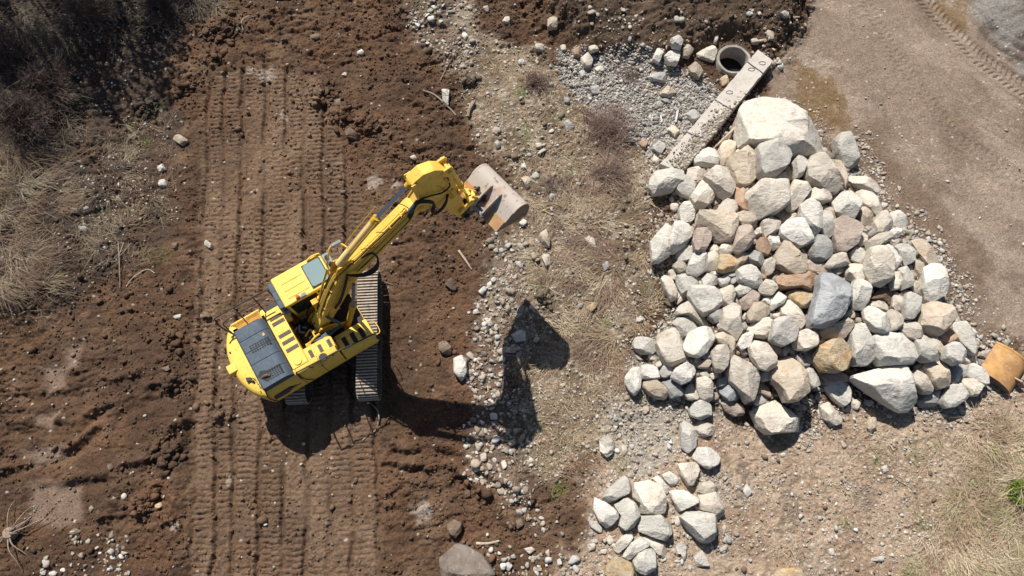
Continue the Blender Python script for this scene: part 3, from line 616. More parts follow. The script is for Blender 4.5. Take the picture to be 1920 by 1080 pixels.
for (u, z) in ((2.2,4.85),(2.9,5.35),(3.7,5.9)): mb.box(u-0.035,u+0.035,-0.25,-0.2,z-0.18,z+0.06)
mb.build("pipe_clamps", M_YEL2, boom, 0.008)
mb = MB()
for k in range(4):
    o = k*0.045; mb.tube([(1.70,-0.27-o*.5,4.86+o),(2.1,-0.42-o*.4,4.72-o*.6),(2.50,-0.50-o*.4,4.95-o),(2.68,-0.46,5.30),(2.60,-0.36,5.62-o*.3),(2.30,-0.26,5.40)], 0.030, 8)
for k in range(3):
    o = k*0.05; mb.tube([(1.70,-0.27,4.80+o),(1.35,-0.33,4.05+o),(1.05,-0.34,3.45+o),(0.80,-0.30,3.05+o)], 0.028, 8)
mb.build("boom_hoses", M_BLK, boom)
mb = MB()
for k in range(4):
    o = k*0.05; mb.tube([(0.40,-0.26,2.75-o),(0.62,-0.46-o*.5,2.25-o),(0.50,-0.50,1.98),(0.18,-0.46-o,1.98+o*.6),(-0.25,-0.50-o*.5,2.02+o*.5),(-0.5,-0.40,1.9)], 0.030, 8)
mb.build("bay_hose_loop", M_BLUE, ex)
mb = MB(); mb.tube([(1.2,0.26,4.2),(1.34,0.30,4.8),(1.5,0.30,5.3),(1.7,0.42,5.55),(1.95,0.40,5.6),(2.1,0.2,5.5)], 0.03).tube([(0.5,0.25,3.0),(0.9,0.26,3.9),(1.3,0.25,4.75)], 0.035)
mb.build("lamp_bracket", M_YEL, boom)
MB().box(1.75,2.05,0.36,0.46,5.50,5.64).build("boom_lamp", M_GREY, boom, 0.02)
for k in range(2):
    MB().tube([(0.15,0.14-0.1*k,2.35),(0.5,0.12-0.1*k,3.20),(0.9,0.12-0.1*k,3.95),(1.25,0.10-0.1*k,4.6)], 0.022).build("boom_hose", M_BLK, boom)
mb = MB(); mb.cyl((0.30,0.22,2.55),(0.55,0.30,3.0),0.09,16).cyl((0.20,0.28,2.2),(0.28,0.30,2.5),0.07,14).cyl((0.1,0.34,2.0),(0.35,0.36,2.35),0.05,12).box(0.25,0.45,0.15,0.33,2.75,3.1).cyl((0.6,0.28,3.1),(0.8,0.26,3.5),0.045)
mb.build("holding_valve", M_YEL2, boom, 0.01)
mb = MB(); mb.tube([(3.0,0.0,5.86),(3.1,-0.12,5.98),(3.2,-0.2,5.95)], 0.012).tube([(2.4,-0.05,5.45),(2.55,-0.17,5.6),(2.75,-0.22,5.5)], 0.010).tube([(3.9,0.15,6.45),(4.0,-0.05,6.55),(4.1,-0.2,6.4)],0.012); mb.build("thin_hose", M_BLK, boom)
# lifting cylinders
for v in (-0.40, 0.40):
    c = MB().cyl((0.72,v,1.30),(1.28,v,2.75),0.095,18).cyl((0.68,v-.08,1.22),(0.68,v+.08,1.22),0.12,16).build("boom_cylinder", M_YEL2, ex, 0.01)
    MB().cyl((1.28,v,2.75),(1.70,v,4.32),0.055,16).build("cylinder_rod", M_GREY, c)
    MB().cyl((1.22,v,2.62),(1.31,v,2.83),0.115,18).build("cylinder_gland", M_YEL2, c, 0.01)
# stick cylinder
sc = MB().cyl((1.66,0.0,5.20),(3.16,0.0,6.60),0.115,20).build("stick_cylinder", M_CYL, ex, 0.01)
MB().cyl((3.06,0,6.51),(3.20,0,6.64),0.125,20).build("cylinder_gland", M_YEL2, sc, 0.01)
MB().cyl((3.18,0,6.62),(4.30,0,7.46),0.058,18).build("cylinder_rod", M_CHR, sc)
MB().cyl((4.22,0,7.40),(4.36,0,7.51),0.085,16).cyl((4.38,-.1,7.52),(4.38,.1,7.52),0.11,18).build("rod_eye", M_YEL2, sc, 0.01)
MB().tube([(2.1,-0.13,5.75),(2.7,-0.15,6.30),(3.1,-0.13,6.66)],0.014).tube([(2.1,0.14,5.85),(2.7,0.16,6.40),(3.3,0.14,6.95)],0.014).build("cylinder_pipe", M_YEL2, sc)
# stick
stp = [(4.30,7.36),(4.32,7.62),(4.46,7.72),(4.70,7.84),(5.02,7.74),(5.24,7.50),(5.42,7.20),(5.48,6.50),(5.58,5.60),(5.70,4.50),(5.70,4.16),(5.62,4.02),(5.44,4.10),(5.28,4.60),(4.95,5.45),(4.62,6.00),(4.42,6.08),(4.24,6.22),(4.24,6.46),(4.44,6.70),(4.44,7.16)]
stick = MB().prism(stp, -0.17, 0.17, 'xz').build("stick", M_YEL, ex, 0.02)
mb = MB()
for v in (-0.21, 0.175): mb.prism([(4.20,6.12),(4.60,5.94),(4.58,7.25),(4.48,7.66),(4.30,7.64),(4.28,7.36),(4.42,7.1),(4.40,6.7),(4.20,6.46)], v, v+0.035, 'xz')
mb.build("stick_side_plate", M_YEL, stick, 0.01)
mb = MB()
for v in (-0.19, 0.13): mb.prism([(5.12,7.40),(5.24,7.48),(5.46,7.52),(5.52,7.38),(5.46,7.12),(5.36,7.0)], v, v+0.06, 'xz')
mb.cyl((5.40,-0.26,7.34),(5.40,0.26,7.34),0.055); mb.build("cylinder_ears", M_YEL, stick, 0.01)
bcy = MB().cyl((5.42,0,7.30),(5.70,0,5.85),0.085,18).build("bucket_cylinder", M_YEL, ex, 0.01)
MB().cyl((5.68,0,5.95),(5.72,0,5.76),0.105,18).build("cylinder_gland", M_YEL2, bcy, 0.01)
MB().cyl((5.71,0,5.80),(5.85,0,5.10),0.045,16).build("cylinder_rod", M_CHR, bcy)
MB().cyl((5.87,-0.30,5.03),(5.87,0.30,5.03),0.070,16).cyl((5.87,-0.09,5.03),(5.87,0.09,5.03),0.11,14).build("rod_eye", M_YEL, bcy, 0.01)
lk = MB()
for v in (-0.28, 0.22): lk.prism([(5.40,4.70),(5.48,4.56),(5.92,4.90),(5.97,5.06),(5.86,5.14)], v, v+0.06, 'xz')
lk.build("rocker_link", M_YEL, ex, 0.01)
lk = MB()
for v in (-0.16, 0.09): lk.prism([(5.80,5.05),(5.98,5.08),(6.24,4.62),(6.14,4.50),(5.97,4.58)], v, v+0.07, 'xz')
lk.box(5.92,6.10,-0.088,0.088,4.72,4.92); lk.build("bucket_link", M_YEL, ex, 0.015)
# elbow hoses
for k in range(2):
    o = 0.05*k
    MB().tube([(3.95,-0.26-o,6.30-o),(4.25,-0.32-o,6.95),(4.47,-0.36-o,6.90),(4.66,-0.38-o,6.66),(4.69,-0.38-o,6.38),(4.60,-0.36-o,6.08),(4.66,-0.34-o,5.78+o),(4.87,-0.32,5.72+o),(5.08,-0.28,5.92+o),(5.20,-0.20,6.14)], 0.040-0.008*k, 10).build("elbow_hose", M_BLK, stick)
MB().tube([(4.30,-0.24,6.85),(4.71,-0.24,6.72),(5.05,-0.24,6.52),(5.30,-0.24,6.66),(5.30,-0.21,6.98),(5.34,-0.1,7.1)], 0.024, 8).build("stick_hose", M_BLK, stick)
MB().cyl((4.02,-0.30,6.62),(4.30,-0.32,6.96),0.065,14).build("hose_sleeve", M_BLUE, stick)
mb = MB()
for k in range(3): mb.tube([(5.0+.06*k,-0.19,6.9-.2*k),(5.2+.05*k,-0.19,6.4-.1*k),(5.3+.05*k,-0.19,5.7)], 0.015)
mb.cyl((5.22,-0.19,7.12),(5.32,-0.22,6.86),0.035).cyl((5.36,-0.19,6.3),(5.46,-0.2,6.02),0.035).cyl((5.5,-0.19,6.0),(5.56,-0.2,5.8),0.05); mb.build("stick_pipes", M_YEL2, stick)
# coupler and bucket
def edge(n, s): return n
cpx = MB()
for v in (-0.20, 0.14): cpx.prism([(5.50,4.30),(5.70,4.45),(6.1,4.62),(6.36,4.72),(6.50,4.50),(6.40,4.22),(6.05,4.00),(5.70,3.92),(5.52,4.05)], v, v+0.06, 'xz')
cpx.box(5.75,6.35,-0.13,0.13,4.08,4.36).cyl((6.3,-0.30,4.55),(6.3,0.30,4.55),0.07).cyl((5.66,-0.30,4.12),(5.66,0.30,4.12),0.08)
cpo = cpx.build("quick_coupler", M_DARK, ex, 0.015)
MB().cyl((5.95,-0.05,4.40),(6.25,-0.05,4.52),0.06).cyl((5.9,0.08,4.42),(6.2,0.10,4.5),0.045).build("coupler_cylinder", M_GREY, cpo)
A0 = Vector((-1.45, 9.12, 4.62)); ax = Vector((1.27, -1.36, 0.0)).normalized(); ef = Vector((-ax.y, ax.x, 0)); BW = 1.80
BM = Matrix.Translation(Vector((EX, EY, EZ))) @ Matrix.Rotation(EA, 4, 'Z'); BMI = BM.inverted()
def bk(e, w, z): return BMI @ (A0+ax*w+ef*e+Vector((0, 0, z)))
prof = [(-0.32,-0.22),(-0.08,-0.08),(0.14,0.03),(0.33,0.17),(0.50,0.245),(0.64,0.24),(0.80,0.15),(0.92,0.0),(1.0,-0.2),(1.02,-0.42),(0.98,-0.66),(0.90,-0.88)]
def shell(mb, P, w0, w1, th):
    n = len(P); cx = sum(p[0] for p in P)/n; cz = -0.35
    Q = [(p[0]+(cx-p[0])*th, p[1]+(cz-p[1])*th) for p in P]
    vs = [bk(a, w, z) for w in (w0, w1) for (a, z) in P]+[bk(a, w, z) for w in (w0, w1) for (a, z) in Q]; fs = []
    for i in range(n-1): fs += [(i, i+1, n+i+1, n+i), (2*n+i, 3*n+i, 3*n+i+1, 2*n+i+1), (i, 2*n+i, 2*n+i+1, i+1), (n+i, n+i+1, 3*n+i+1, 3*n+i)]
    fs += [(0, n, 3*n, 2*n), (n-1, 3*n-1, 4*n-1, 2*n-1)]; mb.add(vs, fs); return mb
bucket = shell(MB(), prof, 0.0, BW, 0.06).build("bucket", M_BKT, ex, 0.0, True, 50)
for w in (-0.002, BW-0.028):
    P = [(a, z) for a, z in prof]+[(0.5,-0.70),(0.1,-0.45)]; n = len(P)
    MB().add([bk(a*.985+.007, w, z*.985) for a, z in P]+[bk(a*.985+.007, w+0.03, z*.985) for a, z in P], [tuple(range(n)), tuple(range(2*n-1, n-1, -1))]+[(i, (i+1) % n, n+(i+1) % n, n+i) for i in range(n)]).build("bucket_side", M_BKS, bucket)
    rm = [(a*1.012-.006, z*1.012+.004) for a, z in prof[3:]]; mm = MB()
    shell(mm, rm, w-0.008, w+0.045, 0.12); mm.build("bucket_rim", M_BKT, bucket)
shell(MB(), [(0.88,-0.84),(0.86,-1.0)], 0.0, BW, 0.08).build("cutting_edge", M_BKS, bucket)
shell(MB(), [(-0.325,-0.20),(-0.08,-0.06),(0.10,0.035)], 0.02, 0.56, 0.03).build("rusty_patch_plate", M_BKR, bucket)["label"] = "bright orange rusty plate on the near edge of the bucket"
shell(MB(), [(-0.325,-0.20),(-0.08,-0.06),(0.02,0.0)], 1.30, BW-0.02, 0.03).build("ochre_patch_plate", rust("ochre_worn_plate", (0.50,0.30,0.12), (0.42,0.24,0.13), (0.50,0.42,0.36), 2.5), bucket)
shell(MB(), [(-0.322,-0.207),(-0.08,-0.067),(0.06,0.0),(0.14,0.036)], 0.57, 1.29, 0.02).build("worn_back_plate", rust("brown_worn_plate", (0.30,0.19,0.125), (0.40,0.29,0.21), (0.16,0.11,0.08), 2.5), bucket)
for w in (0.72, 1.12):
    P = [(-0.46,-0.16),(-0.30,0.10),(0.0,0.22),(0.40,0.32),(0.52,0.24),(0.33,0.15),(0.14,0.0),(-0.08,-0.12),(-0.32,-0.26)]; n = len(P)
    MB().add([bk(a, w, z) for a, z in P]+[bk(a, w+0.045, z) for a, z in P], [tuple(range(n)), tuple(range(2*n-1, n-1, -1))]+[(i, (i+1) % n, n+(i+1) % n, n+i) for i in range(n)]).build("bucket_ear", M_BKT, bucket)
MB().cyl(bk(-0.32,0.68,-0.04), bk(-0.32,1.20,-0.04), 0.06).build("bucket_pin", M_GREY, bucket)
MB().add([bk(a, w, z) for w in (0.78,1.1) for a, z in ((-0.30,-0.34),(-0.18,-0.02),(-0.10,-0.06),(-0.2,-0.38))], [(0,1,2,3),(7,6,5,4),(0,4,5,1),(1,5,6,2),(2,6,7,3),(3,7,4,0)]).build("mounting_plate", M_GREY, bucket)

# ------------------------------------------------ rocks
def rockmat(name, a, b_, stain, st=0.62, dark=(0.10,0.09,0.085), veins=0.5):
    m, t, b = nm(name, a, 0.88, 0, 0.25); co, r = objco(t)
    n1 = noise(t, co, 1.6, 5, 0.62, 0.6); n2 = noise(t, co, 4.5, 6, 0.72); n3 = noise(t, co, 26, 4, 0.7)
    mp = nd(t, "Mapping"); mp.inputs["Scale"].default_value = (1.0, 5.0, 2.5); mp.inputs["Rotation"].default_value = (0.4, 0.3, 0.8); t.links.new(co, mp.inputs[0]); n4 = noise(t, mp.outputs[0], 2.2, 5, 0.7, 1.0)
    c = mix(t, ramp(t, n1, [(0.40, 0.0), (0.60, 1.0)]), a, b_)
    c = mix(t, ramp(t, n4, [(0.56, 0.0), (0.72, veins)]), c, tuple(x*0.62 for x in a))
    c = mix(t, ramp(t, n2, [(st-0.06, 0.0), (st+0.06, 0.75)]), c, stain)
    c = mix(t, ramp(t, noise(t, co, 2.3, 6, 0.75, 0.3), [(0.57, 0.0), (0.66, 0.55)]), c, (0.30, 0.235, 0.175))
    c = mix(t, ramp(t, n3, [(0.60, 0.0), (0.72, 0.6)]), c, dark)
    v = nd(t, "Math", operation='MULTIPLY_ADD'); t.links.new(r, v.inputs[0]); v.inputs[1].default_value = 0.34; v.inputs[2].default_value = 0.80
    hs = nd(t, "HueSaturation"); t.links.new(v.outputs[0], hs.inputs["Value"]); t.links.new(c, hs.inputs["Color"]); hs.inputs["Saturation"].default_value = 1.0
    t.links.new(hs.outputs[0], b.inputs["Base Color"])
    p = bump(t, b, n2, 0.09, 0.9); p = bump(t, b, n4, 0.04, 0.7, p); bump(t, b, n3, 0.018, 0.8, p); return m
RM = {
 'W': rockmat("rock_white", (0.64,0.60,0.545), (0.55,0.52,0.475), (0.45,0.40,0.33), 0.68),
 'w': rockmat("rock_pale_grey", (0.60,0.57,0.51), (0.50,0.475,0.425), (0.42,0.36,0.28), 0.66),
 'g': rockmat("rock_grey", (0.41,0.40,0.375), (0.32,0.315,0.30), (0.40,0.37,0.32), 0.64),
 'c': rockmat("rock_cream", (0.61,0.555,0.475), (0.51,0.45,0.375), (0.46,0.33,0.20), 0.66),
 't': rockmat("rock_tan", (0.53,0.455,0.365), (0.44,0.37,0.29), (0.42,0.26,0.12), 0.60),
 'o': rockmat("rock_ochre", (0.53,0.41,0.25), (0.48,0.40,0.29), (0.42,0.22,0.07), 0.56),
 'b': rockmat("rock_rust_brown", (0.38,0.25,0.17), (0.44,0.32,0.23), (0.34,0.15,0.06), 0.58),
 'p': rockmat("rock_pinkish", (0.47,0.385,0.325), (0.38,0.305,0.26), (0.26,0.19,0.17), 0.60),
 'd': rockmat("rock_dark_grey", (0.25,0.26,0.265), (0.37,0.38,0.39), (0.13,0.11,0.10), 0.60),
 'e': rockmat("rock_warm_white", (0.64,0.585,0.50), (0.58,0.55,0.50), (0.56,0.40,0.23), 0.60),
 's': rockmat("rock_slab", (0.17,0.135,0.11), (0.24,0.20,0.17), (0.60,0.58,0.56), 0.66, veins=0.3),
 'm': rockmat("rock_muddy", (0.155,0.105,0.072), (0.20,0.15,0.11), (0.26,0.22,0.18), 0.60),
}
